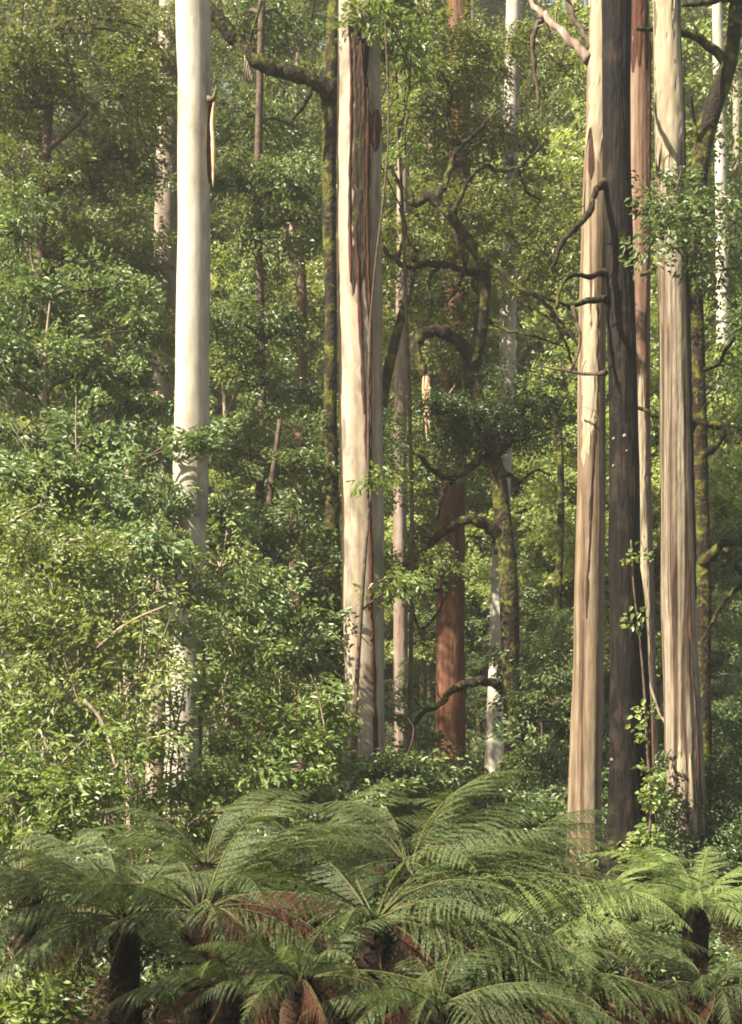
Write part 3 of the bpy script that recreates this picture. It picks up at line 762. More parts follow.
understorey('olive_canopy_tree', 'tall olive leaved tree filling the top left corner of the forest, with dark crooked limbs',
            [(60, 760, 12), (50, 500, 11), (40, 300, 10), (48, 120, 9), (60, -40, 8)], 31, 'bark_twig',
            [(30, -10, 35, 1.5, .8, 18), (100, 5, 36, 1.5, .8, 18), (130, 60, 36, 1.3, .8, 16), (20, 40, 30, 1.3, .7, 20), (90, 20, 31, 1.3, .7, 18), (40, 100, 31, 1.4, .7, 22), (120, 90, 30, 1.1, .6, 16), (20, 190, 31, 1.2, .7, 18), (90, 180, 32, 1.4, .8, 22),
             (130, 160, 32, 1.0, .6, 12), (60, 250, 32, 1.4, .8, 20), (130, 250, 32, 1.2, .7, 16), (150, 30, 33, 1.0, .7, 12), (10, 280, 31, 1.0, .6, 12)], 'olive', 101, r=0.09)
understorey('glossy_laurel_tree', 'glossy green leaved young tree with a pale straight stem, left of the white gum',
            [(46, 800, 8), (45, 600, 7), (44, 450, 5), (46, 350, 4), (50, 300, 1.5)], 27.5, 'pale_twig',
            [(25, 300, 28, 1.0, .5, 18), (95, 290, 28.5, 1.0, .5, 17), (140, 330, 28.5, .8, .5, 14), (40, 360, 28, 1.1, .5, 22), (105, 370, 28, 1.0, .5, 18), (20, 430, 27.5, 1.0, .5, 18),
             (85, 440, 27.6, 1.0, .5, 18), (140, 400, 28.2, .7, .4, 10), (145, 450, 27.8, .8, .4, 12), (10, 230, 29, 1.0, .5, 14), (0, 370, 27, .9, .5, 14)], 'gloss', 102, r=0.04)
understorey('leafy_laurel_tree', 'leafy sapling whose spray crosses the middle of the white gum trunk',
            [(130, 800, 8), (126, 640, 7), (122, 540, 5), (128, 470, 4)], 25.6, 'pale_twig',
            [(196, 442, 25.2, .3, .14, 4), (150, 490, 26, .7, .45, 12), (105, 510, 25.6, .9, .5, 16), (205, 428, 25.3, .15, .1, 2), (150, 540, 25.4, .6, .4, 9), (50, 510, 25, .9, .5, 16), (0, 500, 25, .8, .5, 12)], 'gloss', 103, r=0.035)
understorey('shaded_beech_tree', 'mid green beech tree with layered sprays between the white gum and the dark mossy trunk',
            [(262, 760, 10), (258, 560, 10), (262, 400, 9), (258, 200, 8), (262, 0, 7)], 31, 'bark_twig',
            [(240, 20, 33, 1.0, .6, 12), (290, 20, 33, 1.0, .6, 13), (250, 110, 32, 1.0, .6, 14), (300, 130, 33, .9, .6, 12), (230, 180, 31, .8, .5, 12), (290, 180, 31, 1.0, .5, 14),
             (250, 240, 31, 1.0, .5, 14), (310, 220, 32, .8, .5, 9), (235, 320, 30.5, .9, .5, 14), (290, 330, 31.5, 1.1, .5, 15), (250, 380, 31, .9, .5, 12), (310, 390, 33, .8, .5, 10)], 'mid', 104, r=0.07)
understorey('low_beech_tree', 'shadowy young beech below the thick mossy limb, with layered leaves over dark gaps',
            [(270, 800, 9), (262, 640, 8), (268, 520, 7), (280, 420, 5)], 29, 'bark_twig',
            [(250, 450, 30, .9, .5, 10), (300, 460, 29.5, .9, .4, 11), (240, 540, 28.5, .9, .5, 14), (290, 530, 29, 1.0, .5, 13), (330, 500, 30, .6, .4, 7), (250, 610, 28, .9, .5, 14),
             (310, 590, 28.5, .8, .4, 10), (275, 660, 28, .9, .4, 12), (340, 560, 28, .5, .3, 5)], 'mid', 105, r=0.05)
understorey('feathery_wattle_tree', 'fine leaved wattle sapling leaning across the lower trunk of the streaked gum',
            [(352, 800, 6), (356, 700, 5), (362, 600, 4), (368, 520, 3)], 24, 'bark_twig',
            [(372, 480, 23.9, .3, .15, 3), (378, 580, 23.8, .45, .15, 4), (410, 585, 25, .5, .2, 5), (385, 20, 24, .4, .2, 0)], 'bright', 106, r=0.025)
understorey('high_spray_tree', 'small leafy tree with a bright spray crossing the top of the streaked gum',
            [(408, 800, 5), (412, 520, 4), (404, 250, 3.5), (396, 60, 2.5), (398, -40, 2)], 28.5, 'bark_twig',
            [(362, 18, 24.3, .35, .15, 4), (392, 28, 24.8, .5, .3, 7), (410, 60, 27, .6, .4, 6), (405, 140, 27, .5, .3, 4), (402, 10, 26, .6, .4, 6)], 'bright', 107, r=0.02)

# ------------------------------------------------------------------ shrubs
def shrub(name, label, px, Y, blobs, kit, seed, stems=4, stem_mat='pale_twig', group=None):
    gg = np.random.default_rng(seed)
    x = (px - 371) / FPX * Y
    root = empty(name, (x, Y, float(ground_z(x, Y))))
    tag(root, label, 'shrub', group)
    k = KIT[kit]
    Bm = [(at(b[0], b[1], b[2]), b[3], b[4], b[5]) for b in blobs]
    mb = MB(); fill_blobs(mb, Bm, k, gg)
    mb.build('foliage', [k['mat'], stem_mat], root)
    base = np.array([x, Y, float(ground_z(x, Y)) - 0.15])
    order = gg.permutation(len(Bm))[:max(stems, 1)]
    for i in order:
        c = Bm[i][0] + gg.normal(0, 0.25, 3)
        lm = MB()
        b0 = base + np.r_[gg.normal(0, 0.25, 2), 0]
        mid = b0 + (c - b0) * 0.5 + np.r_[gg.normal(0, 0.18, 2), 0.15]
        P = catmull([b0, mid, c, c + (c - mid) * 0.3 + gg.normal(0, 0.1, 3)], 6)
        lm.add(*tube(P, np.linspace(gg.uniform(.018, .03), 0.005, len(P)), 6, None, 0.12, i), 0)
        lm.build('stem', [stem_mat], root)
    return root


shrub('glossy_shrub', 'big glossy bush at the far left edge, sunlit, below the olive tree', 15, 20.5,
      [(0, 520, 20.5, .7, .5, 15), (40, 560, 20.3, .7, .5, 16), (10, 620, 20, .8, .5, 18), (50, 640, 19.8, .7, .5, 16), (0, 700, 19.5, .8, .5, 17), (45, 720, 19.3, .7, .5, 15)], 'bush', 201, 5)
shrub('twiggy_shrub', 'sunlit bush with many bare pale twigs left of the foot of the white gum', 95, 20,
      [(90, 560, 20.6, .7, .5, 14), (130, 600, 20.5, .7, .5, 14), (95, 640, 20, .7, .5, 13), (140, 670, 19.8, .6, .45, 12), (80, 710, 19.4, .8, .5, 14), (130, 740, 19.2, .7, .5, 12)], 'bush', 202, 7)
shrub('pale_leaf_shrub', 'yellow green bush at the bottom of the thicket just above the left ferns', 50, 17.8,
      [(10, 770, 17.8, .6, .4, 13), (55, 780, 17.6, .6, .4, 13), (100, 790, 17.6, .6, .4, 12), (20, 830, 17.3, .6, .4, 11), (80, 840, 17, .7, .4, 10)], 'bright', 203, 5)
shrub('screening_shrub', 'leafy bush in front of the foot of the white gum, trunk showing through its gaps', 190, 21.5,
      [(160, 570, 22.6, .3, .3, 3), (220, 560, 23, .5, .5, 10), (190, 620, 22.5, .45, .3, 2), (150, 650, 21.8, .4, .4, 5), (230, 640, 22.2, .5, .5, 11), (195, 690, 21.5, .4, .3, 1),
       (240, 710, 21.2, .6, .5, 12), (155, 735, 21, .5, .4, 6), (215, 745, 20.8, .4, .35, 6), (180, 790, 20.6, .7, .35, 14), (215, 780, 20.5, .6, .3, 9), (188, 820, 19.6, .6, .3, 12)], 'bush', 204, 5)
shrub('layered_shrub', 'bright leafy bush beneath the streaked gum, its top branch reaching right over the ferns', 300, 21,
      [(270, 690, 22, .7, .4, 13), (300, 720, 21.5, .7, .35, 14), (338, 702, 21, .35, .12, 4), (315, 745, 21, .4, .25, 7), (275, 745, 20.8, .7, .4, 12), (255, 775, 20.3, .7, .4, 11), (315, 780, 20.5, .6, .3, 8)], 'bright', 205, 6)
shrub('dusky_shrub', 'dusky blue green bush at the foot of the streaked gum beside the red trunk', 378, 22.5,
      [(375, 775, 22.8, .3, .2, 4), (395, 765, 23, .5, .3, 9), (360, 790, 21, .6, .35, 9), (412, 800, 23.5, .5, .25, 7)], 'mid', 206, 4, 'bark_twig')
shrub('mid_shrub', 'mid green bush in the middle of the thicket above the sunlit twiggy bush', 120, 22.3,
      [(120, 545, 22.3, .8, .45, 15), (60, 590, 22, .8, .5, 14), (165, 590, 22.6, .6, .4, 8), (20, 480, 22.6, .9, .5, 16), (75, 470, 22.8, .8, .45, 13)], 'gloss', 207, 5)
shrub('shaded_shrub', 'shaded bush between the slim pinkish trunk and the white gum', 250, 25.5,
      [(235, 590, 25.6, .8, .5, 14), (275, 620, 25.5, .7, .4, 11), (240, 650, 25, .8, .5, 13), (300, 650, 25, .6, .4, 8), (215, 520, 26.3, .5, .4, 7)], 'gloss', 208, 4, 'bark_twig')
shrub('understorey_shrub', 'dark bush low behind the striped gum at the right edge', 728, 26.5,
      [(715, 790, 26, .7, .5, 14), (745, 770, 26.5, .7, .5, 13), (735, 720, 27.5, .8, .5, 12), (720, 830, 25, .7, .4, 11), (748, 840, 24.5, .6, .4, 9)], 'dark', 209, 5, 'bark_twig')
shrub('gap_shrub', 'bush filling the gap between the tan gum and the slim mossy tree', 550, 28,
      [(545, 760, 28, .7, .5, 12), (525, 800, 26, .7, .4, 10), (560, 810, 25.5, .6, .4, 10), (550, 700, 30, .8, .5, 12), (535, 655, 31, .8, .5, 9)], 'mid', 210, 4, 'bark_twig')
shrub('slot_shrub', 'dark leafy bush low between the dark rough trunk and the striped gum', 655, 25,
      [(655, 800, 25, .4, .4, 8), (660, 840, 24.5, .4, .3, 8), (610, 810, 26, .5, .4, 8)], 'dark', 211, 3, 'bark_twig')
shrub('foot_shrub', 'pale green low bush in the bottom left corner below the ferns', 25, 12.6,
      [(12, 990, 14.6, .3, .2, 10), (40, 1010, 14.4, .2, .15, 6), (0, 1020, 14.2, .3, .2, 8)], 'bright', 212, 3)
shrub('undershade_shrub', 'small bush in the gap under the brown drooping fronds at the bottom', 205, 13.4,
      [(205, 1000, 13.6, .3, .2, 5), (235, 1015, 13.5, .25, .15, 4)], 'bright', 213, 3, 'bark_twig')

shrub('shady_shrub', 'shady low bush between the grey pink trunk and the red trunk', 420, 29.5,
      [(415, 775, 29.5, .5, .3, 10), (404, 790, 29, .5, .3, 9), (418, 745, 31, .35, .4, 6)], 'mid', 214, 3, 'bark_twig')
shrub('shady_shrub', 'shady low bush between the red trunk and the silver gum', 474, 30,
      [(474, 785, 30, .4, .25, 7)], 'mid', 215, 3, 'bark_twig')

# climbing vine at the foot of the dark trunk
gg = np.random.default_rng(300)
xv = at(648, 870, 21.6)
V_ = empty('climbing_vine', (xv[0], xv[1], float(ground_z(xv[0], xv[1]))))
tag(V_, 'yellow green leafy vine climbing the groove at the foot of the dark rough trunk', 'vine')
mb = MB()
vp = limb_path([(640, 880, 4), (648, 840, 4), (652, 800, 3), (648, 760, 3), (645, 700, 3), (640, 640, 2), (634, 590, 2), (631, 540, 2)], 21.6, 21.5, 21.6, 301, 0.02)
mb.add(*tube(vp[0], vp[1], 6), 0)
mb.build('stem', ['bark_twig'], V_)
mb = MB()
blv = [(645, 860, .35, .2, 14), (650, 835, .2, .2, 8), (656, 800, .14, .2, 6), (652, 775, .12, .15, 4), (636, 852, .2, .15, 6), (646, 720, .06, .2, 2), (636, 610, .05, .15, 1), (632, 560, .04, .15, 1)]
kv = dict(mat='leaf_bright', L=0.10, W=0.065, per=26, R=0.2, tilt=0.8, thick=0.3, six=True)
fill_blobs(mb, [(at(b[0], b[1], 21.5), b[2], b[3], b[4]) for b in blv], kv, gg, twig=False)
mb.build('foliage', ['leaf_bright'], V_)

# leaning dead stick
for nm, lb, pts, Y in [('fallen_branch', 'thin pale dead branch propped against the slim pinkish gum', [(642, 660, 2.5), (652, 690, 3), (660, 715, 3), (667, 735, 3), (672, 850, 3)], 25.5),
                       ('fallen_branch', 'pale bare stick slanting across the sunlit thicket left of the white gum', [(98, 648, 3.5), (118, 630, 3.5), (140, 617, 3), (166, 606, 2.2)], 19.4),
                       ('fallen_branch', 'short forked pale stick above the left ferns', [(116, 770, 3), (108, 735, 4), (98, 715, 4), (84, 700, 3)], 18.6),
                       ('fallen_branch', 'dark stick poking in at the left edge above the ferns', [(-12, 790, 6), (8, 800, 5), (24, 806, 3)], 17.0)]:
    P, r = limb_path(pts, Y, seed=len(lb))
    o = MB(); o.add(*tube(P, r, 6, None, 0.1, 2), 0)
    tag(o.build(nm, ['pale_twig' if 'dark' not in lb else 'bark_twig']), lb, 'branch')

# ------------------------------------------------------------------ tree ferns
def frond_mesh(name, arch, droop, seed, mats, npin=27, ragged=0.0):
    """one frond: grows along +Y from the origin, arching; length about 1"""
    gg = np.random.default_rng(seed)
    n = 40
    s = np.linspace(0, 1, n)
    el = arch[0] + (arch[1] - arch[0]) * s ** arch[2]
    dy, dz = np.cos(el), np.sin(el)
    bend = 0.12 * gg.normal() * s ** 2
    y = np.r_[0, np.cumsum((dy[1:] + dy[:-1]) / 2)] / (n - 1); z = np.r_[0, np.cumsum((dz[1:] + dz[:-1]) / 2)] / (n - 1)
    Pth = np.stack([bend, y, z], 1)
    mb = MB()
    mb.add(*tube(Pth, np.interp(s, [0, 0.1, 1], [0.009, 0.006, 0.001]), 6), 1)
    T = np.gradient(Pth, axis=0); T /= np.linalg.norm(T, axis=1)[:, None]
    Pos, Dir, Nor, Ln, Wd = [], [], [], [], []
    for k in range(npin):
        t = 0.10 + 0.895 * (k + 0.5) / npin
        prof = min(1, (t - 0.04) / 0.28) ** 0.7 * (1 - max(0, (t - 0.38) / 0.64) ** 1.25)
        pl = 0.265 * prof * gg.uniform(0.9, 1.08) + 0.006
        p0 = np.array([np.interp(t, s, Pth[:, c]) for c in range(3)])
        tt = np.array([np.interp(t, s, T[:, c]) for c in range(3)]); tt /= np.linalg.norm(tt)
        for sd in (-1, 1):
            if gg.random() < max(ragged, 0.03): continue
            side = np.array([sd, 0, 0.0]); side -= tt * np.dot(side, tt); side /= np.linalg.norm(side)
            up = np.cross(side, tt) * sd; up /= np.linalg.norm(up)
            if up[2] < 0: up = -up
            dr = droop + gg.normal(0, 0.10)
            sw = 0.50 + 0.35 * t + gg.normal(0, 0.06)
            l = pl * gg.uniform(0.88, 1.1)
            m = 24
            q = (np.arange(m) + 0.5) / m
            # the pinna curves down and forward towards its end
            dr_q = dr + 0.5 * q ** 1.5 + (0.5 * ragged)
            d = np.cos(sw) * np.cos(dr_q)[:, None] * side + np.sin(sw) * tt + (-np.sin(dr_q))[:, None] * up
            d /= np.linalg.norm(d, axis=1)[:, None]
            pts = p0 + np.cumsum(d, 0) * l / m - d * l / m * 0.5
            nrm = np.cross(d, tt); nrm /= np.linalg.norm(nrm, axis=1)[:, None]
            nrm *= np.sign(np.sum(nrm * up, 1))[:, None]
            across = np.cross(nrm, d)
            pw = 0.0150 * np.clip(1.15 - q ** 1.6, 0.12, 1) * (0.55 + 0.45 * prof)
            for e in (-1, 1):
                dd = across * e * 0.88 + d * 0.55 + nrm * gg.normal(0.0, 0.2, (m, 1))
                Pos.append(pts); Dir.append(dd); Nor.append(nrm + gg.normal(0, 0.18, (m, 3)))
                Ln.append(pw * gg.uniform(0.85, 1.15, m)); Wd.append(np.full(m, l / m * 0.9))
    V, Q = leaves(np.concatenate(Pos), np.concatenate(Dir), np.concatenate(Nor), np.concatenate(Ln), np.concatenate(Wd), fold=0.05, curl=0.1)
    mb.add(V, Q, 0, smooth=False)
    me = mb.mesh(name, mats)
    return me


ARCH = [(R(48), R(-38), 1.1), (R(38), R(-28), 1.2), (R(60), R(-15), 1.3), (R(25), R(-42), 1.0), (R(55), R(-60), 1.0), (R(30), R(-20), 1.6), (R(44), R(-48), 0.9)]
FM, FBM = [], []
for i, a in enumerate(ARCH):
    FM.append(frond_mesh('frond', a, 0.30 + 0.1 * (i % 3), 400 + i, ['fern', 'rachis']))
    me = FM[-1].copy(); me.materials.clear(); me.materials.append(M['fern_sunlit']); me.materials.append(M['rachis'])
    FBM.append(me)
DM = [frond_mesh('dead_frond', (R(20), R(-50), 0.9), 0.9, 420, ['fern_dead', 'rachis'], 30, 0.12),
      frond_mesh('dead_frond', (R(-5), R(-75), 0.8), 1.0, 421, ['fern_dead', 'rachis'], 30, 0.2)]


def tree_fern(label, px, py, Y, length, seed, n=18, bright=False, dead=4, heroes=(), dead_heroes=(), yaw_skip=None, pit=(-32, 14), skirt=6, fr=None):
    gg = np.random.default_rng(seed)
    top = at(px, py, Y)
    gz = float(ground_z(top[0], Y))
    root = empty('tree_fern', (top[0], top[1], gz))
    tag(root, label, 'tree fern', 'tree ferns along the front of the forest')
    h = max(top[2] - gz, 0.25)
    tr = MB()
    P = np.stack([np.linspace(0, 1, 10) * gg.normal(0, 0.03), np.linspace(0, 1, 10) * gg.normal(0, 0.03), np.linspace(-0.2, h, 10)], 1)
    rad = np.interp(np.linspace(0, 1, 10), [0, .7, .93, 1], [.17, .13, .15, .07])
    tr.add(*tube(P, rad, 14, lambda th, z: 1 + 0.12 * np.sin(5 * th + 9 * z) + 0.08 * np.sin(11 * th - 13 * z), 0, 0), 0)
    for k in range(70):                                      # fibrous frond bases on the trunk
        a = gg.uniform(0, 6.283); z = gg.uniform(0.05, h); rr = 0.13
        p = np.array([math.cos(a) * rr, math.sin(a) * rr, z])
        q = p + np.array([math.cos(a) * 0.09, math.sin(a) * 0.09, gg.uniform(0.03, 0.12)])
        tr.add(*tube(np.array([p, (p + q) / 2 + [0, 0, -.01], q]), np.array([.016, .012, .006]), 4), 0)
    me = tr.mesh('trunk', ['fern_trunk'])
    link('trunk', me, root)
    meshes = FBM if bright else FM

    def put(me, name, yaw, pitch, roll, sc, z=h):
        o = bpy.data.objects.new(name, me); COL.objects.link(o); o.parent = root
        o.location = (P[-1, 0] - math.sin(yaw) * 0.05, P[-1, 1] + math.cos(yaw) * 0.05, z - 0.03)
        o.rotation_euler = (pitch, roll, yaw)
        o.scale = (sc * gg.uniform(0.9, 1.1),) + (sc,) * 2
        return o
    a0 = gg.uniform(0, 6.28)
    for k in range(n):
        yaw = a0 + k * 2.39996 + gg.normal(0, 0.15)
        if yaw_skip and any(abs((yaw - R(c) + math.pi) % (2 * math.pi) - math.pi) < R(w) for c, w in yaw_skip): continue
        lev = k / n
        pitch = R(pit[0] + (pit[1] - pit[0]) * (1 - lev) + gg.normal(0, 6))
        put(meshes[int(gg.integers(0, 7))], 'frond', yaw, pitch, gg.normal(0, 0.25), length * gg.uniform(0.75, 1.05))
    for (yaw, pitch, roll, sc, mi) in heroes:
        put(meshes[mi], 'frond', R(yaw), R(pitch), R(roll), sc)
    for (yaw, pitch, roll, sc, mi) in dead_heroes:
        put(DM[mi], 'dead_frond', R(yaw), R(pitch), R(roll), sc)
    for k in range(dead):
        put(DM[int(gg.integers(0, 2))], 'dead_frond', gg.uniform(0, 6.28), R(gg.uniform(-35, -5)), gg.normal(0, 0.3), length * gg.uniform(0.5, 0.8))
    for k in range(skirt):
        put(DM[1], 'dead_frond', k * 6.283 / max(skirt, 1) + gg.normal(0, 0.3), R(gg.uniform(-75, -45)), gg.normal(0, 0.3), length * gg.uniform(0.4, 0.55), h - 0.05 - 0.35 * gg.random() * h * (skirt > 6))
    return root


# yaw: 0 away from the road, -90 to the right, 90 to the left, 180 toward the road
tree_fern('dark tree fern at the bottom left with combed fronds over a black shaded trunk', 128, 915, 13.2, 1.75, 501, 20, dead=6, skirt=9,
          heroes=[(95, 4, 0, 1.8, 1), (80, -4, 10, 2.0, 1), (105, -10, -10, 1.9, 3), (88, 14, 0, 1.7, 0), (-75, 8, 10, 1.5, 1), (60, 24, 0, 1.6, 0), (110, -22, 0, 1.5, 3)])
tree_fern('tree fern with one big arching frond and a rusty dead one, left of centre', 200, 908, 12.6, 1.7, 502, 14, dead=4, dead_heroes=[(-98, 14, -10, 1.5, 0), (-110, 2, 0, 1.4, 0), (-150, 0, 0, 1.2, 0)],
          heroes=[(-85, 12, -25, 2.1, 0), (-78, 0, -15, 2.0, 1), (-92, 22, -20, 1.9, 0), (-95, -28, 0, 2.0, 3), (-110, -25, 10, 1.9, 3), (-130, -28, 0, 1.7, 3), (-60, 18, 0, 1.7, 2)])
tree_fern('upright tree fern in the middle behind the long spreading fronds', 408, 860, 16.0, 1.8, 503, 14, heroes=[(-30, 16, 20, 1.8, 4), (-70, 24, -15, 2.2, 0), (-80, 12, -10, 2.1, 1), (-88, 30, -20, 2.2, 0), (60, 16, 0, 1.6, 0), (80, 30, 10, 1.6, 4)])
tree_fern('wide tree fern front and centre with long fronds sweeping down to the right', 375, 915, 12.4, 1.8, 504, 13,
          heroes=[(-90, 2, -20, 2.4, 1), (-97, -6, -20, 2.8, 1), (-103, -13, -15, 2.7, 3), (-110, -18, 0, 2.4, 3), (-82, 12, -20, 2.0, 0), (-120, -25, 0, 2.1, 3), (-94, 8, -25, 2.2, 0)])
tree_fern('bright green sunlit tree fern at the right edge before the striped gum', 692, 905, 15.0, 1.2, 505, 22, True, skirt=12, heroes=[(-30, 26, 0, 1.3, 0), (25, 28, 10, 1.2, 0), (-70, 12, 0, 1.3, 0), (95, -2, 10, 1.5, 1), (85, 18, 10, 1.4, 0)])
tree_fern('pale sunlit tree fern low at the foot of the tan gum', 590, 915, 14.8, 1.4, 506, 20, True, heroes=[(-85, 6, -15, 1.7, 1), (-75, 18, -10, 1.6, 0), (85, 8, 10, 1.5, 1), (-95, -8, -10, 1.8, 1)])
tree_fern('tall dim tree fern behind the arching frond, under the bright leafy bush', 205, 862, 15.6, 1.5, 507, 15, heroes=[(-70, 30, -10, 1.6, 0), (80, 18, 10, 1.5, 0), (-80, 16, -10, 1.8, 0), (-60, 40, 0, 1.6, 4)])
tree_fern('dim tree fern at the left edge behind the combed fronds', 25, 885, 15.0, 1.5, 508, 18, heroes=[(-80, 20, -10, 1.6, 0), (-70, 8, 0, 1.7, 0)])
tree_fern('feathery tree fern whose frond tips brush the tan gum trunk', 505, 855, 17.6, 1.6, 509, 14, heroes=[(-85, 14, -10, 1.7, 1), (-75, 2, 0, 1.8, 1), (75, 22, 0, 1.6, 0), (-92, -6, -10, 1.6, 1)])
tree_fern('shaded tree fern behind the upright middle fern, below the streaked gum', 310, 862, 17.0, 1.6, 510, 15, heroes=[(-70, 22, 0, 1.8, 0), (-80, 34, 0, 1.7, 0), (75, 20, 0, 1.6, 0)])
tree_fern('shadowy tree fern in the bottom right corner under the bright one', 712, 985, 13.0, 1.1, 515, 15, dead=7, skirt=9)
tree_fern('low tree fern at the bottom right with dark gaps below its fronds', 520, 975, 12.6, 1.5, 511, 14, dead=6, heroes=[(-88, 0, -10, 1.9, 1), (-100, -8, -10, 1.9, 3)])
tree_fern('low brown fringed tree fern at the bottom centre edge', 300, 975, 11.4, 1.2, 512, 12, dead=7, heroes=[(-95, -6, 0, 1.6, 3)], dead_heroes=[(-100, -4, 0, 1.4, 0)])
tree_fern('brown tinged tree fern at the very bottom, right of centre', 440, 1000, 11.2, 1.4, 514, 14, dead=7, heroes=[(-95, -4, -10, 1.8, 3)], dead_heroes=[(-92, -12, 0, 1.5, 0)])
tree_fern('brownish tree fern between the combed one and the bottom edge', 225, 985, 11.9, 1.2, 516, 13, dead=8, heroes=[(-100, -20, 0, 1.6, 3), (95, -4, 0, 1.2, 3)])

# ------------------------------------------------------------------ background forest
def proto_tree(seed, h, n_blobs, rmax, kit, trunk_mat, trunk_r):
    gg = np.random.default_rng(seed)
    tm = MB()
    P = catmull([(0, 0, -0.5), (gg.normal(0, .2), gg.normal(0, .2), h * .35), (gg.normal(0, .4), gg.normal(0, .4), h * .7), (gg.normal(0, .5), gg.normal(0, .5), h)], 6)
    tm.add(*tube(P, np.linspace(trunk_r, 0.03, len(P)), 8, None, 0.06, seed), 0)
    cm = MB(); B = []
    for k in range(n_blobs):
        t = 0.18 + 0.80 * (k + gg.random()) / n_blobs
        rr = rmax * (0.45 + 0.55 * math.sin(math.pi * min(1, t * 0.95) ** 0.8))
        c = np.array([np.interp(t * h, P[:, 2], P[:, 0]), np.interp(t * h, P[:, 2], P[:, 1]), t * h])
        a = gg.uniform(0, 6.283); d = rr * gg.uniform(0.3, 1.0)
        c2 = c + np.array([math.cos(a) * d, math.sin(a) * d, 0.25 * d])
        B.append((c2, rr * 0.55, rr * 0.3, int(7 * gg.uniform(0.7, 1.3))))
        thin_tube(cm, c - [0, 0, 0.4 * d], c2, 0.05, 0.015, gg, 1, 0.1, 5)
    fill_blobs(cm, B, kit, gg)
    return tm.mesh('trunk', [trunk_mat]), cm.mesh('crown', [kit['mat'], 'bark_twig'])


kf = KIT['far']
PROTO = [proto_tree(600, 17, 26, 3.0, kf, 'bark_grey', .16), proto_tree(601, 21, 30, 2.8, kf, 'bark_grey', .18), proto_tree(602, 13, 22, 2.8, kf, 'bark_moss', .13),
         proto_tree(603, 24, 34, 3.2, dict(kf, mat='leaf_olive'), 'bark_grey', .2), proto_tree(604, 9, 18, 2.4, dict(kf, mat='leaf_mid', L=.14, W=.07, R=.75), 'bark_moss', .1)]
GAPS = [(0, 172, 'left of the white gum'), (172, 340, 'between the two palest gums'), (340, 440, 'just right of the streaked gum'), (440, 520, 'behind the arching mossy tree'),
        (520, 600, 'in the gap left of the tan gum'), (600, 665, 'behind the dark rough trunk'), (665, 800, 'beyond the mossy bent tree')]
DIST = {0: 'in mid distance', 1: 'further back', 2: 'far upslope', 3: 'on the far hillside'}
KINDW = ['slender grey stemmed tree', 'tall layered tree', 'mossy stemmed low tree', 'tall olive leaved tree', 'bushy young tree']


def gap_word(px):
    for a, b, w in GAPS:
        if a <= px < b: return w
    return None


def place_tree(k, x, y, s, rot, dist):
    px = 371 + x / y * FPX
    w = gap_word(px)
    if w is None:
        w = 'outside the left edge' if px < 0 else 'outside the right edge'
    root = empty('forest_tree', (x, y, float(ground_z(x, y))))
    root.rotation_euler = (0, 0, rot); root.scale = (s, s, s)
    tag(root, f'{KINDW[k]} {DIST[dist]}, {w}', 'tree', f'background trees {w}')
    for nm, me in zip(('trunk', 'crown'), PROTO[k]):
        link(nm, me, root)
    return root


gb = np.random.default_rng(77)
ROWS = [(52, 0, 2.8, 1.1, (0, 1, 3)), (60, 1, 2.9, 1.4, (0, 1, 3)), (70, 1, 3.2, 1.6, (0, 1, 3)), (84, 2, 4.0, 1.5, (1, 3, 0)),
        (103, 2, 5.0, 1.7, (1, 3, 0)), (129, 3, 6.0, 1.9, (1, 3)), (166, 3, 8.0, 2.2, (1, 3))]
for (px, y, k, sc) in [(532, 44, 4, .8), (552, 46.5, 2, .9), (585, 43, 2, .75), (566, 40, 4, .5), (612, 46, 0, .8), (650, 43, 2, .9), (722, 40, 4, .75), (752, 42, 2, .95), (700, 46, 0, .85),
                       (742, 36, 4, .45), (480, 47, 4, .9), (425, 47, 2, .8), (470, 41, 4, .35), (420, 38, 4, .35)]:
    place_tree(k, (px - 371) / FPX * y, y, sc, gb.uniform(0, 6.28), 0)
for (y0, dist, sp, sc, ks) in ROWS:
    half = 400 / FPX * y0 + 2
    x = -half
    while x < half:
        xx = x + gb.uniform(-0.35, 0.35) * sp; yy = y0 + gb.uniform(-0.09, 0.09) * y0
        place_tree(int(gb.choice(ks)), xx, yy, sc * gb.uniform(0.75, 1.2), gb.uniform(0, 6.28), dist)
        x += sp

# background trunks of tall gums
gt = np.random.default_rng(91)
BT = [(275, 60, 10, 'bark_grey'), (428, 52, 9, 'bark_grey'), (478, 62, 12, 'bark_grey'), (535, 75, 9, 'gum_pale'),
      (571, 66, 10, 'gum_pale'), (545, 95, 9, 'gum_white'), (712, 70, 10, 'gum_pink'), (738, 52, 9, 'gum_pale'), (30, 52, 9, 'bark_grey'), (660, 60, 10, 'gum_pale'),
      (588, 80, 8, 'gum_white')]
for i, (px, Y, w, mt) in enumerate(BT):
    lean = gt.normal(0, 6)
    col = {'bark_grey': 'grey', 'gum_pale': 'pale', 'gum_pink': 'pinkish', 'gum_white': 'whitish'}[mt]
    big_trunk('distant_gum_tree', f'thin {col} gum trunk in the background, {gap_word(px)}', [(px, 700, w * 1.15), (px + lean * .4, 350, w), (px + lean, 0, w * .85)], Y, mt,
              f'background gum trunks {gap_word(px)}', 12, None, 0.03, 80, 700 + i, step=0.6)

# unseen tree outside the frame, added on the sunny side to shade the ferns
for (x, y, k, sc, lb) in [(-8.2, 8.8, 4, .75, 'bushy unseen tree added just outside the left edge, shading the left ferns')]:
    r_ = place_tree(k, x, y, sc, k * 1.3, 0)
    r_.name = 'unseen_shade_tree'; r_['label'] = lb; r_['group'] = 'unseen shade trees'

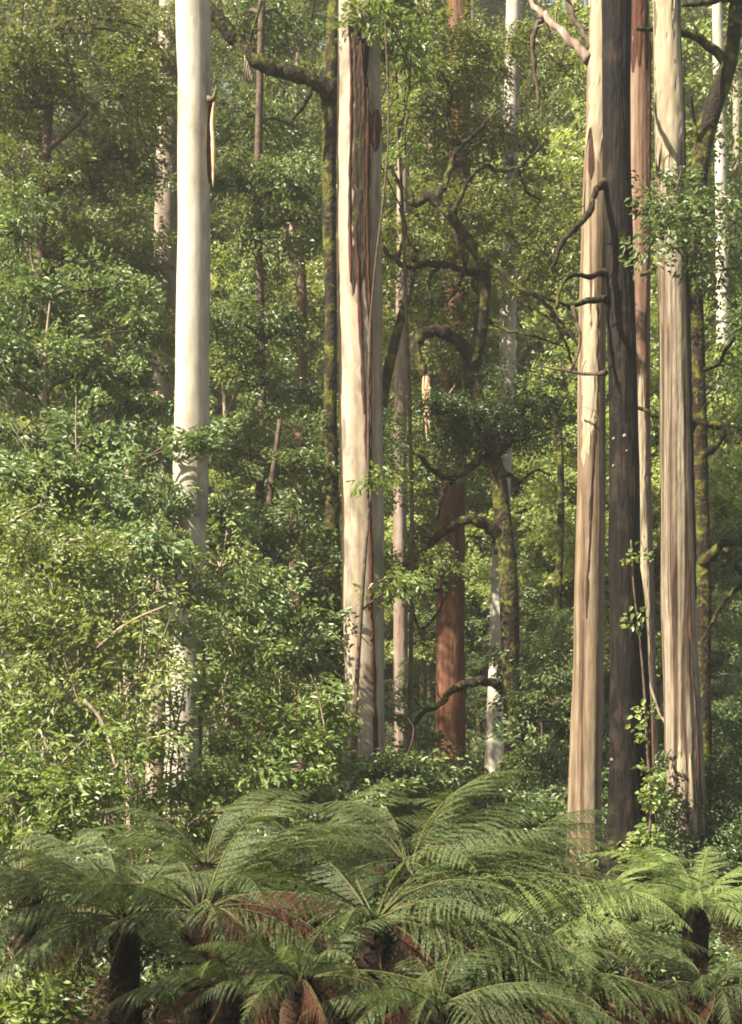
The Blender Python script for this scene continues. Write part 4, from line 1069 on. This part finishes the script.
# ------------------------------------------------------------------ haze
def make_haze():
    x0, x1, y0, y1, z0, z1 = -150, 150, -45, 310, -3.2, 120
    V = [(x, y, z) for z in (z0, z1) for y in (y0, y1) for x in (x0, x1)]
    Q = [(0, 2, 3, 1), (4, 5, 7, 6), (0, 1, 5, 4), (2, 6, 7, 3), (0, 4, 6, 2), (1, 3, 7, 5)]
    mb = MB(); mb.add(V, Q, 0, False)
    m, nt, N, L = new_mat('haze')
    out = N.new('ShaderNodeOutputMaterial'); v = N.new('ShaderNodeVolumePrincipled')
    v.inputs['Color'].default_value = (0.95, 0.93, 0.86, 1); v.inputs['Density'].default_value = HAZE; v.inputs['Anisotropy'].default_value = 0.2
    L.new(v.outputs['Volume'], out.inputs['Volume'])
    M['haze'] = m
    tag(mb.build('haze', ['haze']), kind='stuff')


HAZE = 0.00065
if HAZE:
    make_haze()

# ------------------------------------------------------------------ ground cover
gu = np.random.default_rng(800)
mb = MB()
n = 5200
yy = 17 + 40 * gu.random(n) ** 1.3; xx = (gu.random(n) - 0.5) * 2 * (yy * 0.30 + 1)
C = np.stack([xx, yy, ground_z(xx, yy) + gu.uniform(0.02, 0.45, n)], 1)
sprays(mb, C, gu.normal(0, 1, (n, 3)), gu.uniform(.15, .38, n), 26, 0.10, 0.045, gu, 0, 0.7, 0.25)
tag(mb.build('undergrowth', ['leaf_mid']), 'low leafy ground cover over the forest floor', 'undergrowth', kind='stuff')

gl = np.random.default_rng(950)
mb = MB()
for k in range(900):
    y = 11.5 + 22 * gl.random(); x = (gl.random() - 0.5) * 2 * (y * 0.29 + 1)
    a = gl.uniform(0, 6.28); L = gl.uniform(0.15, 0.9)
    p = np.array([x, y, float(ground_z(x, y)) + 0.03]); q = p + np.array([math.cos(a) * L, math.sin(a) * L, gl.uniform(0, 0.12)])
    q[2] = float(ground_z(q[0], q[1])) + gl.uniform(0.02, 0.12)
    mb.add(*tube(np.array([p, (p + q) / 2 + gl.normal(0, 0.03, 3), q]), np.array([1, .8, .4]) * gl.uniform(.006, .025), 5, cap=False), 0)
n = 9000
yy = 11 + 20 * gl.random(n); xx = (gl.random(n) - 0.5) * 2 * (yy * 0.29 + 1)
Pl = np.stack([xx, yy, ground_z(xx, yy) + gl.uniform(0.015, 0.06, n)], 1)
V, Q = leaves(Pl, gl.normal(0, 1, (n, 3)) * [1, 1, .2], np.tile([0, 0, 1.0], (n, 1)) + gl.normal(0, .4, (n, 3)), gl.uniform(.06, .16, n), gl.uniform(.02, .05, n))
mb.add(V, Q, 1, False)
tag(mb.build('leaf_litter', ['bark_twig', 'fern_dead']), 'fallen sticks and brown leaves on the dark forest floor', 'litter', kind='stuff')

# ------------------------------------------------------------------ light
SUN_EL, SUN_AZ = 38.0, 58.0           # azimuth measured left of straight behind the camera
S = Vector((-math.sin(R(SUN_AZ)) * math.cos(R(SUN_EL)), -math.cos(R(SUN_AZ)) * math.cos(R(SUN_EL)), math.sin(R(SUN_EL))))
sd = bpy.data.lights.new('sun', 'SUN'); sd.energy = 5.0; sd.angle = R(0.5); sd.color = (1.0, 0.92, 0.77)
so = bpy.data.objects.new('sun', sd); COL.objects.link(so)
so.rotation_euler = (-S).to_track_quat('-Z', 'Y').to_euler()
so.location = S * 60
w = bpy.data.worlds.new('World'); scn.world = w; w.use_nodes = True
nt = w.node_tree; bg = nt.nodes['Background']
sky = nt.nodes.new('ShaderNodeTexSky'); sky.sky_type = 'NISHITA'; sky.sun_disc = False
sky.sun_elevation = R(SUN_EL); sky.sun_rotation = math.atan2(S.x, S.y)
wm = nt.nodes.new('ShaderNodeMix'); wm.data_type = 'RGBA'; wm.blend_type = 'MULTIPLY'; wm.inputs['Factor'].default_value = 1
wm.inputs['B'].default_value = (1.0, 0.89, 0.70, 1)          # warm, hazy summer air
nt.links.new(sky.outputs['Color'], wm.inputs['A']); nt.links.new(wm.outputs['Result'], bg.inputs['Color']); bg.inputs['Strength'].default_value = 0.07

scn.view_settings.view_transform = 'Standard'
scn.view_settings.look = 'None'
scn.view_settings.exposure = 2.3
scn.view_settings.gamma = 1
scn.view_settings.use_curve_mapping = False
scn.cycles.filter_width = 1.8
scn.cycles.max_bounces = 6
scn.cycles.diffuse_bounces = 3
scn.cycles.glossy_bounces = 2
scn.cycles.transmission_bounces = 3
scn.cycles.caustics_reflective = False
scn.cycles.caustics_refractive = False
scn.cycles.use_denoising = True
